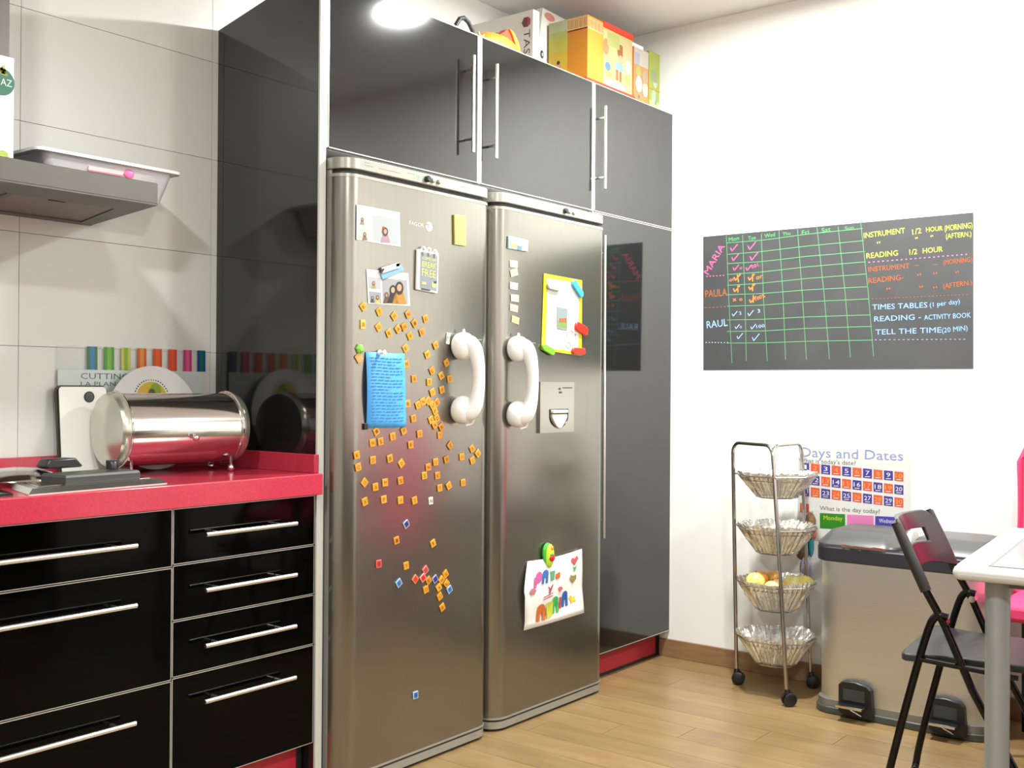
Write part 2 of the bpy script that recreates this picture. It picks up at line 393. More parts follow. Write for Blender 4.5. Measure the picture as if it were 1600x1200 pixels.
obj('lever', MB().prism([(x, YFR-.016, z) for x, z in [(cx-.046, cz+.004)]+lv[0:]+[(cx+.046, cz+.004)]], (0, -.012, 0)), mat('lever_clear', (.50, .50, .46), .25), dp, bev=.002)
obj('lever_bar', bx(cx-.046, YFR-.020, cz+.007, cx+.046, YFR-.004, cz+.019), WPL, dp, bev=.003)
pr = MB(); pr.box(1.075, YFR-.0108, 1.158, 1.135, YFR-.0098, 1.162); pr.box(1.050, YFR-.0108, 1.152, 1.062, YFR-.0098, 1.160); pr.box(1.052, YFR-.0108, 1.140, 1.070, YFR-.0098, 1.147)
obj('panel_print', pr, flat('#4a4840'), dp)
# telephone handset magnets used as door pulls
def handset(x, zt, zb, label):
    t = empty('telephone_handset', (x, YFR, zb), label, 'telephone handset', 'white telephone handsets stuck to the fridge doors')
    zc = (zt+zb)/2; h = (zt-zb)/2; pts = []; rr = []
    for i in range(25):
        a = PI*i/24; z = zc+(h-.040)*math.cos(a)*1.0; y = YFR-.038-.036*math.sin(a)**.8
        xx = x-.004+.018*math.sin(a); pts.append((xx, y, z)); rr.append(.0195+.010*abs(math.cos(a))**2)
    obj('grip', MB().tube(pts, rr, 16), WPL, t, ang=60)
    for s, zz, nm in ((1, zt-.050, 'ear_cup'), (-1, zb+.050, 'mouth_cup')):
        ax = Vector((.0, -1, s*.10)).normalized(); o_ = Vector((x-.006, YFR-.004, zz))
        c = obj(nm, MB().lathe([(.034, 0), (.042, .006), (.045, .016), (.045, .028), (.041, .040), (.031, .050), (.016, .056), (.001, .057)], o_, ax, 28), WPL, t, ang=60)
    obj('seam_line', bx(x+.006, YFR-.078, zt-.028, x+.022, YFR-.075, zt-.026), flat('#b9b7b0'), t)
    obj('cord_clip', MB().tube([(x+.026, YFR-.052, zb+.030), (x+.020, YFR-.042, zb+.004), (x+.004, YFR-.030, zb-.002)], .0035, 8), WPL, t)
    obj('hook_tip', MB().lathe([(.006, 0), (.003, .012)], (x+.002, YFR-.02, zt-.004), (0, 0, 1), 10), WPL, t)
    return t
handset(.512, 1.338, 1.040, 'white telephone handset stuck at the right edge of the left fridge')
handset(.797, 1.338, 1.022, 'white telephone handset stuck at the left edge of the right fridge')

# ------------------------------------------------------------------ letter tile magnets
ZONE = {
 'A': 'top row under photo prints', 'B': 'second row under photo prints', 'C': 'scatter above right of blue note',
 'D': 'scatter beside middle of blue note', 'E': 'crowded patch beside lower blue note', 'F': 'row level with blue note foot',
 'G': 'second row below blue note', 'H': 'third row below blue note', 'I': 'fourth row below blue note',
 'J': 'lowest full row on the fridge', 'K': 'sparse tiles above the bottom cluster', 'L': 'bottom cluster on left fridge'}
TILES = '''A568,479,42,K A593,487,28,T A616,494,40,H A638,491,30,N A665.5,498,20,E B592,511,38,O B608,520.5,30,R B622,514,40,A B632,510.5,28,H B641,525,30,W B648,505,38,I B659.5,519,24,E
C634,544,34,E C681,539.5,28,S C668,554,26,P C698,567,30,A C635,569,15,M D675.5,579,30,L D690,587,28,R D703,592,12,D D647.5,592,4,A D671,597,6,T D676,613,22,O D691,609,16,F
E637.5,631,8,B E653.5,633,22,C E661,627.5,22,N E669.5,626.5,35,O E683,629,32,E E676,633.5,38,U E680,642,30,P E683,653.5,26,D E674,656,24,V E679.5,664,32,A E690,667,28,R E646.5,654,12,T
F631,673,24,M F656,678,6,X F688,680,6,Y F614,682,10,Q F588.5,674,30,I G582.5,692,6,N G595,690,8,S G642,695,6,R G703.5,696,42,Z G738,701,32,A G747,708.5,42,E G738.5,719.5,22,G G722,714,4,H
H558,711,12,K H560,730,14,C H583,719,4,D H609.5,716.5,12,B H627.5,724,36,O H681,722,6,U H669.5,730,8,N H698,718,16,W
I570,754,45,O I587,761,6,A I602,754,4,M I626,751,8,S I663.5,743,6,S I684,743,4,K I687.5,762.5,6,T I701.5,759,30,C I724,754,4,D J570.5,784,16,X J600,780.5,6,P J626,781.5,4,V J648,782,12,T
K620,844.5,12,I K677,849,22,R K635,884,8,Y L670,907,34,E L696.5,897,32,S L690.5,906,45,N L698,911.5,45,L L686,918,32,A L666,921,14,O L687.5,932,28,U L691.5,949,26,R'''
TMESH = {}
def tile_px(u, v, rot, ch, base, face, ink, label, cat='letter tile', group=None, size=.0225, name='letter_tile', i=0, w=None, side=None):
    p = at(u, v, 'y', YFR-.003); key = (base, size, w)
    if key not in TMESH:
        hw_ = (w or size)/2; h_ = size/2
        b = MB().box(-hw_, 0, -h_, hw_, .0032, h_)
        o = obj('tmp', b, mat('tile_'+base, tuple(x*.8 for x in rgb(base)[:3]), .4), bev=.0012); TMESH[key] = o.data; bpy.data.objects.remove(o)
    o = bpy.data.objects.new(name, TMESH[key]); COL.objects.link(o); o.location = p-Vector((0, .0004+.0002*(i % 4), 0)); o.rotation_euler = (0, math.radians(-rot), 0)
    b = o.modifiers.new('bevel', 'BEVEL'); b.width = .0008; b.segments = 1
    tag(o, label, cat, group); ORG[o] = o.location.copy()
    if face:
        k2 = ('f', face, size, w)
        if k2 not in TMESH:
            q = obj('tmp', bx(-(w or size)/2*.72, -.0003, -size/2*.72, (w or size)/2*.72, .001, size/2*.72), flat(face, .4), smooth=False); TMESH[k2] = q.data; bpy.data.objects.remove(q)
        c = bpy.data.objects.new('coloured_face', TMESH[k2]); COL.objects.link(c); c.parent = o
    if ch:
        k3 = ('l', ch, ink, size)
        if k3 not in TMESH:
            mb = MB(); text_on(mb, ch, (-size*.22, -.0006, -size*.26), (1, 0, 0), (0, 0, 1), size*.44, size*.52)
            q = obj('tmp', mb, flat(ink), smooth=False); TMESH[k3] = q.data; bpy.data.objects.remove(q)
        c = bpy.data.objects.new('letter', TMESH[k3]); COL.objects.link(c); c.parent = o
    return o
TL = []
for w_ in TILES.split():
    z = w_[0]; u, v, r, ch = w_[1:].split(','); TL.append((z, float(u), float(v), float(r), ch))
ORD = ['first', 'second', 'third', 'fourth', 'fifth', 'sixth', 'seventh', 'eighth', 'ninth', 'tenth', 'eleventh', 'twelfth']
for z in ZONE:
    row = sorted([t for t in TL if t[0] == z], key=lambda t: t[1])
    for i, (_, u, v, r, ch) in enumerate(row):
        tile_px(u, v, r, ch, ['#dd9a24', '#e3a32c', '#d98f24'][(int(u)+i) % 3], None, '#8a4a08', 'orange tile %s, %s from left in %s' % (ch, ORD[i], ZONE[z]), group='orange letter tile magnets on the left fridge', i=i)
CG = 'coloured letter tiles low on the left fridge'
for u, v, r, base, face, ch, lab in [
    (635, 819, 30, '#b9c0cc', '#2a3a92', 'O', 'dark blue letter tile alone below the orange rows'),
    (680, 905, 30, '#a9adc4', '#2c3590', None, 'dark blue letter tile inside the bottom cluster'),
    (592, 881, 2, '#e8674f', '#d94a3c', 'B', 'red letter tile alone at the left above the fridge foot'),
    (665, 890.5, 34, '#f08a78', '#e05547', 'D', 'pinkish red letter tile at the top of the bottom cluster'),
    (649, 905, 45, '#ee8a6a', '#e0401c', None, 'orange red tile at the left end of the bottom cluster'),
    (661, 903, 36, '#f2a59c', '#d92b2b', None, 'pale pink tile with a red centre in the bottom cluster'),
    (623.5, 911, 32, '#a9c6e8', '#4f8ad6', 'E', 'light blue letter tile left of the bottom cluster'),
    (702.5, 921, 30, '#a9c6e8', '#4f8ad6', 'S', 'light blue letter tile at the right of the bottom cluster'),
    (649.5, 1086, 2, '#a9cbe6', '#3f7fd0', 'B', 'light blue letter tile alone near the bottom of the left fridge')]:
    tile_px(u, v, r, ch, base, face, '#22306a' if base != '#e8674f' else '#6b1414', lab, group=CG, i=3)
tile_px(700.5, 529, -8, 'M', '#e9e6da', None, '#9a9a92', 'small white word magnet beside the left telephone handset', 'magnet', size=.036, w=.018, name='word_magnet')
tile_px(673.5, 782.5, 4, 'N', '#e6dfce', None, '#5a3a1a', 'small white letter N magnet at the end of the lowest full row', 'magnet', size=.023, w=.019, name='letter_magnet')
tile_px(567.5, 507, 0, 'I', '#efc24a', '#f4d878', '#b98d1c', 'yellow rectangular tile at the left edge under the photo prints', 'magnet', size=.027, w=.020, name='yellow_magnet')
tile_px(561.5, 559, 36, None, '#e8a04e', '#efb26a', None, 'pale orange cube magnet left of the top of the blue note', 'magnet', size=.026, name='cube_magnet')
p = at(561, 545, 'y', YFR)
single('gem_magnet', MB().lathe([(.0145, 0), (.0145, .006), (.007, .012)], p, (0, -1, 0), 6), mat('green_gem', '#7cc552', .25), 'pale green six sided gem magnet left of the blue note', 'magnet', org=p, smooth=False)
# ------------------------------------------------------------------ prints and papers on the left fridge
YP = YFR-.0022
def person_print(mb_list, u, v, h, hair, skin, top, tilt=0):
    """tiny printed figure: shoulders, head, hair as flat shapes"""
    k, s, t = mb_list
    def disc(m, cu, cv, ru, rv, y):
        P = [at(cu+ru*math.cos(2*PI*i/12), cv+rv*math.sin(2*PI*i/12), 'y', y) for i in range(12)]
        m.add(P[::-1], [tuple(range(12))])
    quad_px(t, [(u-h*.13, v-h*.42), (u+h*.13, v-h*.42), (u+h*.26, v), (u-h*.26, v)], 'y', YP-.0007, .0003)
    disc(k, u, v-h*.56, h*.15, h*.24, YP-.0010); disc(s, u, v-h*.58, h*.085, h*.13, YP-.0013)
def photo(name, frame, panels, label, org):
    t = empty(name, org, label, 'photo print')
    m = MB(); quad_px(m, frame, 'y', YP, .0012); obj('paper', m, flat('#f4f4f1', .3), t, smooth=False)
    for (px, bg, people) in panels:
        b = MB(); quad_px(b, px, 'y', YP-.0003, .0003); q = obj('picture', b, flat(bg, .3), t, smooth=False)
        for (u, v, h, hair, skin, top) in people:
            ms = [MB(), MB(), MB()]; person_print(ms, u, v, h, hair, skin, top)
            for m_, c_, n_ in zip(ms, (hair, skin, top), ('printed_hair', 'printed_face', 'printed_top')): obj(n_, m_, flat(c_, .4), q, smooth=False)
    return t
photo('photo_print', [(557.5, 319.5), (624.5, 332), (625.5, 385.5), (557, 374.5)], [
    ([(559, 331), (579, 334.5), (579, 353.5), (559, 350.5)], '#cfcfcb', [(566, 351, 14, '#5a5248', '#c39a80', '#a08878')]),
    ([(559, 356), (579, 359), (579, 377), (559, 374)], '#cbcac8', [(570, 375.5, 16, '#5f4a3c', '#c79b84', '#8a6a58')]),
    ([(583, 335.5), (622, 342.5), (622, 382.5), (583, 376)], '#b9bfc2', [(602, 379, 30, '#4a3322', '#d9a184', '#b08c9c'), (599, 363, 12, '#d8402c', '#d8402c', '#d8402c'), ])],
    'photo strip print at the upper left of the left fridge, person with red bow', at(590, 350, 'y', YFR))
photo('photo_print', [(572.5, 420.5), (638, 427), (641, 478), (575.5, 474)], [
    ([(575, 432), (594, 434), (595, 452), (576, 450)], '#b9bcc0', [(584, 451, 15, '#6a5840', '#c7a07c', '#b09a60')]),
    ([(576.5, 455), (595, 457), (596, 474), (578, 472.5)], '#9fa2a6', [(582, 473, 13, '#33281e', '#c9a48e', '#3f4a2a'), (590, 474, 16, '#5b2c1a', '#d3a68c', '#c9c26a')]),
    ([(597, 434), (636, 438), (638, 475.5), (598, 473)], '#a7a9ad', [(604, 474, 22, '#5a4038', '#b48a76', '#6d4a48'), (614, 474, 36, '#241d1a', '#cfa68a', '#1f1a18'), (624, 475, 44, '#3a2014', '#d0a284', '#c08a30')])],
    'photo strip print of three people, clipped under the blue card', at(607, 450, 'y', YFR))
t = empty('blue_clip', at(615, 427, 'y', YFR), 'pale blue card clip slanting across the lower photo print', 'clip')
m = MB(); quad_px(m, [(595, 428), (628, 414), (632, 422), (598, 437)], 'y', YP-.004, .003); obj('card', m, flat('#86b9e6', .3), t, bev=.0005)
m = MB(); quad_px(m, [(597, 418), (624, 410), (625, 418), (598, 427)], 'y', YP-.008, .004); obj('white_bar', m, WPL, t, bev=.001)
m = MB(); quad_px(m, [(595, 421), (601, 419), (600, 425), (595, 426)], 'y', YP-.008, .005); quad_px(m, [(619, 412), (625, 411), (624, 416), (619, 417)], 'y', YP-.008, .005); obj('dark_jaw', m, BPLAST, t)
# grey plaque
t = empty('slogan_plaque', at(668, 424, 'y', YFR), 'small grey plaque reading BREAK FREE below the fridge emblem', 'plaque')
m = MB(); quad_px(m, [(653, 389), (686, 395.5), (684.5, 459), (651.5, 452.5)], 'y', YFR-.010, .0095); obj('clear_case', m, mat('clear_case', (.82, .82, .80), .12), t, bev=.003)
m = MB(); quad_px(m, [(657, 393), (684, 398), (682.5, 455), (656, 450)], 'y', YFR-.0106, .001); bd = obj('card', m, flat('#8e939c', .3), t)
m = MB(); text_px(m, 'COME ON', 660, 405, 681, 409, 4.5, 'y', YFR-.0112); text_px(m, 'BREAK', 659.5, 416.5, 681.5, 421, 9.5, 'y', YFR-.0112); text_px(m, 'FREE', 659, 430.5, 680.5, 435, 12, 'y', YFR-.0112)
obj('lettering', m, flat('#eee86a'), bd)
m = MB(); quad_px(m, [(660, 440), (666, 441), (666, 445), (659, 444)], 'y', YFR-.0112, .0005); quad_px(m, [(675, 440), (682, 441), (681, 450), (675, 449)], 'y', YFR-.0112, .0005); obj('yellow_marks', m, flat('#cfc98a'), bd)
m = MB(); quad_px(m, [(658, 450), (673, 453), (672, 455), (658, 452.5)], 'y', YFR-.0112, .0005); quad_px(m, [(677, 440), (683, 439), (682, 443), (678, 443)], 'y', YFR-.0114, .0005); obj('dark_marks', m, flat('#3a3d42'), bd)
for u, v in ((662, 389), (671, 391), (680, 394)):
    p = at(u, v, 'y', YFR-.010); obj('binding_ring', MB().tube([(p.x, p.y+.003+.009*math.cos(a), p.z-.004+.011*math.sin(a)) for a in [2*PI*i/14 for i in range(14)]], .0030, 8, closed=True), WPL, t)
# yellow pad
t = empty('yellow_notepad', at(719, 360, 'y', YFR), 'narrow yellow notepad at the upper right of the left fridge', 'notepad')
m = MB(); quad_px(m, [(710.5, 335), (728, 337.5), (728.5, 384.5), (711, 382)], 'y', YFR-.007, .0068); obj('pad', m, flat('#e8dc74', .5), t, bev=.001)
m = MB()
for v, a, b in ((344, 716, 724), (354, 717, 722), (363, 716, 726), (369, 715, 725), (374, 717, 723)): stroke_px(m, [(a, v), (b, v+1)], .9, 'y', YFR-.0073)
obj('pencil_lines', m, flat('#b9a94a'), t)
# blue note, curved paper
t = empty('blue_note', at(600, 610, 'y', YFR), 'tall sky blue handwritten note hanging on the left fridge', 'note')
m = MB(); L = at(570.5, 550, 'y', YFR); Rr = at(630.5, 548, 'y', YFR); zt, zb = L.z, at(600, 668.5, 'y', YFR).z
NX, NZ = 4, 12
def note_pt(i, k, off=0):
    s = i/NX; q = k/NZ; x = L.x+(Rr.x-L.x)*s-.006*math.sin(PI*q*.9)*(1-s)+.006*q*(1); z = zt+(zb-zt)*q+.001*math.sin(7*s)
    y = YFR-.003-.010*math.sin(PI*q)*(1-s*.8)-.004*q*s-off; return (x, y, z)
vs = [note_pt(i, k) for k in range(NZ+1) for i in range(NX+1)]; fs = []
for k in range(NZ):
    for i in range(NX):
        a = k*(NX+1)+i; fs.append((a, a+NX+1, a+NX+2, a+1))
m.add(vs, fs); o = obj('paper', m, mat('blue_paper', '#4aa0e4', .55, var=(30, .08)), t, ang=80); sd = o.modifiers.new('thick', 'SOLIDIFY'); sd.thickness = .0006
m = MB(); random.seed(3)
for k in range(2, 23):
    q = k/24*NZ; s0 = .08+.05*random.random(); s1 = .92-.35*random.random()*(k % 4 == 0)
    s = s0
    while s < s1:
        e_ = min(s+random.uniform(.05, .16), s1)
        a = Vector(note_pt(s*NX, q, .0012)); b = Vector(note_pt(e_*NX, q-.02, .0012)); m.add([a, b, b+Vector((0, 0, .0028)), a+Vector((0, 0, .0028))], [(0, 1, 2, 3)]); s = e_+.03
obj('handwriting', m, flat('#3380c6'), t)
p = at(594, 551, 'y', YFR-.008)
single('pin_magnet', MB().lathe([(.008, 0), (.008, .004), (.004, .008), (.005, .018), (.008, .022), (.006, .025)], p+Vector((0, .004, 0)), (0, -1, 0), 16), WPL, 'white pin shaped magnet holding the blue note', 'magnet', org=p)
p = at(571.5, 666, 'y', YFR-.004)
single('clip_magnet', bx(p.x-.008, p.y-.003, p.z-.010, p.x+.006, p.y+.0035, p.z+.008), BPLAST, 'small black magnet at the lower left corner of the blue note', 'magnet', org=p, bev=.001)
# ------------------------------------------------------------------ right fridge magnets
t = empty('souvenir_magnet', at(810, 381, 'y', YFR), 'rectangular seaside picture magnet at the top of the right fridge', 'magnet')
m = MB(); quad_px(m, [(795.5, 368.5), (825.5, 375), (825, 393.5), (795, 388)], 'y', YFR-.008, .0078); obj('base', m, mat('magnet_blue', '#a9cede', .3), t, bev=.0015)
m = MB(); quad_px(m, [(797, 379), (808, 381), (808, 388.5), (797, 386.5)], 'y', YFR-.0086, .0006); obj('picture_sand', m, flat('#dcae72'), t)
m = MB(); quad_px(m, [(808, 383), (816, 385), (815, 391), (808, 389.5)], 'y', YFR-.0088, .0006); obj('picture_sea', m, flat('#5f8a92'), t)
m = MB(); quad_px(m, [(816, 380), (824, 379), (824, 392), (816, 391)], 'y', YFR-.0087, .0006); obj('picture_cliff', m, flat('#d8cdbb'), t)
for i, (v, r, u, wd_, tx) in enumerate([(412.5, 1, 803, .043, 'TASTY'), (426, 16, 803.5, .040, 'TO'), (447, -1, 803, .043, 'EAT'), (466, 0, 804.5, .043, 'THE'), (481.5, -5, 803.3, .043, 'BREAD'), (500, -10, 805.5, .040, 'AND')]):
    o = tile_px(u, v, r, None, ['#e8e4d8', '#e6dfa0', '#e6e3dc', '#ebe2bb', '#e8d5b2', '#e6c68c'][i], None, None, 'small pale word magnet, %s from the top in the column above the right handset' % ORD[i], 'word magnet', 'word magnets in a column on the right fridge', size=.0235, w=wd_, name='word_magnet', i=i)
    mb = MB(); text_on(mb, tx, (-wd_*.38, -.0006, -.005), (1, 0, 0), (0, 0, 1), wd_*.76, .010)
    q = obj('word', mb, flat('#b3a78c'), None, smooth=False); q.parent = o
t = empty('yellow_framed_sheet', at(880, 490, 'y', YFR), 'white sheet with a bright yellow border on the right fridge', 'paper sheet')
m = MB(); quad_px(m, [(850, 427), (909.5, 438), (909, 556), (846, 546.5)], 'y', YFR-.003, .0012); obj('border', m, flat('#f2e12c', .4), t, smooth=False)
m = MB(); quad_px(m, [(855.5, 435), (890, 441), (903, 456), (902, 548), (868, 544), (852, 534)], 'y', YFR-.0036, .0006) if False else None
P = [at(u, v, 'y', YFR-.0036) for u, v in [(853, 538), (866, 545), (897, 549), (903.5, 540), (905, 455), (889, 440), (855.5, 435)]]
m = MB().prism(P, (0, -.0006, 0)); obj('sheet', m, flat('#f4f5ee', .4), t, smooth=False)
m = MB()
for pts in ([(875, 474), (880, 467), (883, 473)], [(884, 528), (887, 520), (893, 517), (896, 524), (892, 534)], [(884, 541), (889, 535), (893, 540), (888, 545), (884, 541)], [(896, 527), (900, 522), (899, 530)]): stroke_px(m, pts, .9, 'y', YFR-.0042)
obj('doodle', m, flat('#c4606e'), t)
m = MB(); stroke_px(m, [(887, 522), (884, 536)], 1.1, 'y', YFR-.0042); stroke_px(m, [(893, 517), (899, 523), (896, 536)], .9, 'y', YFR-.0042); obj('doodle_outline', m, flat('#77777a'), t)
tt = empty('picture_magnet', at(879, 497, 'y', YFR), 'small pale picture magnet in the middle of the yellow bordered sheet', 'magnet')
m = MB(); quad_px(m, [(871, 479.5), (887, 482.5), (886.5, 516), (870.5, 513)], 'y', YFR-.006, .0024); obj('base', m, flat('#93a3a2', .3), tt)
m = MB(); quad_px(m, [(872, 501), (886, 503), (885.5, 513), (872, 511)], 'y', YFR-.0064, .0005); obj('picture_meadow', m, flat('#7ea05a'), tt)
m = MB()
for u in (875, 879, 883): quad_px(m, [(u-1, 497), (u+2, 497.5), (u+2, 504), (u-1, 503.5)], 'y', YFR-.0068, .0005)
obj('picture_figures', m, flat('#b5602f'), tt)
def pill(u0, v0, u1, v1, r, col, label):
    a = at(u0, v0, 'y', YFR-.012); b = at(u1, v1, 'y', YFR-.012); d = (b-a); n = 12
    t = empty('clip_magnet', (a+b)/2+Vector((0, .012, 0)), label, 'magnet', 'coloured oblong clip magnets on the yellow sheet')
    def stad(rr, y0, y1, k=1.0):
        an = math.atan2(d.z, d.x); P = []
        for i in range(n+1):
            q = an-PI/2+PI*i/n; P.append((b.x+rr*math.cos(q), y0, b.z+rr*math.sin(q)))
        for i in range(n+1):
            q = an+PI/2+PI*i/n; P.append((a.x+rr*math.cos(q), y0, a.z+rr*math.sin(q)))
        return MB().prism(P, (0, y0-y1, 0))
    obj('body', stad(r, YFR-.014, YFR-.004), mat('clip_'+col, col, .28), t, bev=.003)
    obj('foot', stad(r*.8, YFR-.0045, YFR-.0030), DGREY, t); return t
pill(898.5, 443, 908.5, 459, .014, '#3f9fd0', 'blue oblong clip magnet at the top right corner of the yellow sheet')
pill(904, 510, 915, 517, .017, '#e02a1e', 'red oblong clip magnet halfway down the right side of the yellow sheet')
pill(898, 548, 912, 549, .012, '#e23222', 'red oblong clip magnet at the bottom right corner of the yellow sheet')
pill(852, 543, 864, 550, .013, '#6cb42c', 'green oblong clip magnet at the bottom left corner of the yellow sheet')
pill(860, 446, 872, 449, .014, '#a4a4a0', 'whitish oblong clip magnet at the top left of the yellow sheet')
# child's drawing, curved sheet
t = empty('child_drawing', at(862, 920, 'y', YFR), 'crumpled white child drawing with coloured bubble letters', 'drawing')
tl, tr, br, bl = [at(u, v, 'y', YFR) for u, v in ((823, 877), (906, 857), (909.5, 957), (816.5, 985))]
def dp_(s, q, off=0):
    p = tl*(1-s)*(1-q)+tr*s*(1-q)+br*s*q+bl*(1-s)*q
    p = p+Vector((-.030*math.sin(PI*min(q/.9, 1))*(1-s)**2*(1 if q < .5 else .8)+.010*math.sin(PI*q)*s*0, -.004-.016*abs(math.sin(3.2*q+1.2*s))*(.35+.65*(1-s))-off, -.006*math.sin(PI*s)*(1-q)))
    return p
N1, N2 = 12, 12; vs = [dp_(i/N1, k/N2) for k in range(N2+1) for i in range(N1+1)]
fs = [(k*(N1+1)+i, (k+1)*(N1+1)+i, (k+1)*(N1+1)+i+1, k*(N1+1)+i+1) for k in range(N2) for i in range(N1)]
o = obj('paper', MB().add(vs, fs), mat('drawing_paper', '#e3e2de', .6), t, ang=80); sd = o.modifiers.new('thick', 'SOLIDIFY'); sd.thickness = .0006; sd.offset = -1
def on_paper(name, pts, h):
    """pts in 0..1 paper coordinates, filled polygon split finely enough to follow the curl"""
    n = len(pts); c = (sum(p[0] for p in pts)/n, sum(p[1] for p in pts)/n); mb = MB()
    P = [dp_(p[0], p[1], .0026) for p in pts]; C_ = dp_(c[0], c[1], .0026)
    mb.add([C_]+P, [(0, 1+(i+1) % n, 1+i) for i in range(n)]+[(0, 1+i, 1+(i+1) % n) for i in range(0)]); return obj(name, mb, flat(h), t, smooth=False)
def blob(cu, cv, ru, rv, n=12, a0=0, a1=2*PI): return [(cu+ru*math.cos(a0+(a1-a0)*i/n), cv+rv*math.sin(a0+(a1-a0)*i/n)) for i in range(n)]
def letter_arch(cu, cv, w_, h_, col, bar=False):
    on_paper('bubble_letter', blob(cu, cv-h_*.22, w_*.5, h_*.30), col)
    on_paper('bubble_letter', [(cu-w_*.5, cv-h_*.2), (cu-w_*.12, cv-h_*.2), (cu-w_*.14, cv+h_*.5), (cu-w_*.5, cv+h_*.5)], col)
    on_paper('bubble_letter', [(cu+w_*.12, cv-h_*.2), (cu+w_*.5, cv-h_*.2), (cu+w_*.5, cv+h_*.5), (cu+w_*.14, cv+h_*.5)], col)
on_paper('bubble_letter', blob(.20, .25, .055, .085), '#d868a8'); on_paper('bubble_letter', [(.13, .24), (.18, .26), (.17, .40), (.13, .40)], '#d868a8')
letter_arch(.305, .26, .10, .20, '#3a78c4'); on_paper('bubble_letter', [(.39, .20), (.47, .20), (.46, .34), (.40, .34)], '#6ab48a'); on_paper('bubble_letter', [(.48, .26), (.56, .24), (.56, .33), (.49, .34)], '#e87a30')
letter_arch(.26, .80, .14, .26, '#ec7a3a'); on_paper('bubble_letter', [(.34, .68), (.46, .66), (.44, .90), (.35, .92)], '#dfe24a')
letter_arch(.50, .74, .11, .26, '#48c860'); on_paper('bubble_letter', [(.57, .64), (.60, .64), (.60, .82), (.57, .82)], '#d8486a'); letter_arch(.665, .69, .10, .24, '#2f66c4')
on_paper('drawn_heart', [(.83, .21), (.76, .12), (.79, .08), (.83, .11), (.88, .07), (.91, .12)], '#e8606e'); on_paper('drawn_leaf', [(.79, .22), (.83, .25), (.88, .21), (.84, .31)], '#48b870')
on_paper('drawn_heart', [(.80, .48), (.74, .40), (.76, .34), (.80, .37), (.86, .36), (.87, .43)], '#a89a58'); on_paper('drawn_star', [(.78, .66), (.80, .71), (.86, .69), (.84, .74), (.87, .78), (.81, .77), (.77, .80), (.77, .74), (.73, .70)], '#ecdc38')
on_paper('drawn_heart', [(.575, .56), (.53, .50), (.56, .47), (.60, .48), (.62, .52)], '#e87a8e'); on_paper('drawn_patch', blob(.12, .44, .055, .055, 6), '#cc8a96')
on_paper('drawn_mark', [(.36, .42), (.375, .42), (.40, .47), (.435, .40), (.45, .41), (.40, .54), (.385, .53), (.39, .49)], '#c05a78'); on_paper('drawn_mark', [(.29, .57), (.45, .53), (.45, .545), (.29, .585)], '#c05a78'); on_paper('drawn_mark', [(.29, .60), (.45, .57), (.45, .585), (.29, .615)], '#c05a78')
p = at(859, 868, 'y', YFR-.016)
t = empty('egg_shaped_magnet', p, 'green and yellow egg shaped magnet with a red patch, holding the drawing', 'magnet')
obj('shell', MB().ell(p+Vector((0, .0, 0)), (.023, .012, .042)), mat('lime_plastic', '#b6d830', .3), t, ang=60)
obj('green_rim', MB().tube([(p.x-.006+.021*math.cos(a), p.y+.006, p.z+.008+.032*math.sin(a)) for a in [PI*.35+PI*i/8 for i in range(9)]], .006, 8), mat('green_plastic', '#39a83c', .3), t)
obj('red_patch', MB().ell(p+Vector((.002, -.008, -.008)), (.017, .008, .014)), mat('tomato_red', '#b82216', .3), t, ang=60)
obj('green_leaf', MB().ell(p+Vector((-.002, -.011, .005)), (.010, .004, .004)), mat('green_plastic', '#39a83c', .3), t, ang=60)
obj('orange_dot', MB().ell(p+Vector((.002, -.009, .027)), (.007, .005, .008)), mat('orange_plastic', '#e89030', .3), t, ang=60)
# ------------------------------------------------------------------ worktop: bread bin, boards, plate, hob
WT = .913
t = empty('bread_bin', (-.29, .30, WT), 'shiny steel cylinder bread bin lying on the pink worktop', 'bread bin')
A_ = Vector((-.488, .312, 1.038)); B_ = Vector((-.103, .270, 1.038)); ax = (B_-A_).normalized(); LB = (B_-A_).length; rb = .1
obj('drum', MB().lathe([(rb, .030), (rb, LB-.030)], A_, ax, 56, cap=False), mat('bread_bin_steel', (.64, .62, .60), .10, metal=1, bump=((3, 3, 3), .03)), t, ang=60)
for nm, h0, sg in (('left_end', .030, -1), ('right_end', LB-.030, 1)):
    pr = [(rb+.003, 0), (rb+.004, .012), (rb, .022), (rb*.97, .028), (rb*.6, .036), (.001, .040)]
    obj(nm, MB().lathe(pr, A_+ax*h0, ax*sg, 56), mat('bin_end_steel', (.60, .59, .52), .22, metal=.85), t, ang=28)
    obj('rim', MB().tube([A_+ax*(h0+sg*.004)+Vector((0, 0, 1))*math.cos(a)*(rb+.004)+ax.cross(Vector((0, 0, 1)))*math.sin(a)*(rb+.004) for a in [2*PI*i/40 for i in range(40)]], .003, 8, closed=True), CHROME, t)
sd_ = ax.cross(Vector((0, 0, 1))).normalized()
kn = A_+ax*(LB*.53)+sd_*(rb*.95)*1+Vector((0, 0, -.022))
obj('knob', MB().lathe([(.004, -.004), (.004, .008), (.009, .012), (.009, .020), (.005, .024)], kn, sd_, 16), CHROME, t, ang=60)
for f_, s_ in ((.12, 1), (.9, 1), (.12, -1), (.9, -1)):
    q = A_+ax*(LB*f_)+sd_*(s_*.055); q.z = WT+.011
    obj('foot', MB().ell(q, (.011, .011, .011)), CHROME, t, ang=80)
    obj('foot_stem', MB().tube([q, q+Vector((0, 0, .035))], .004, 8), CHROME, t)
WB2 = YB-.008
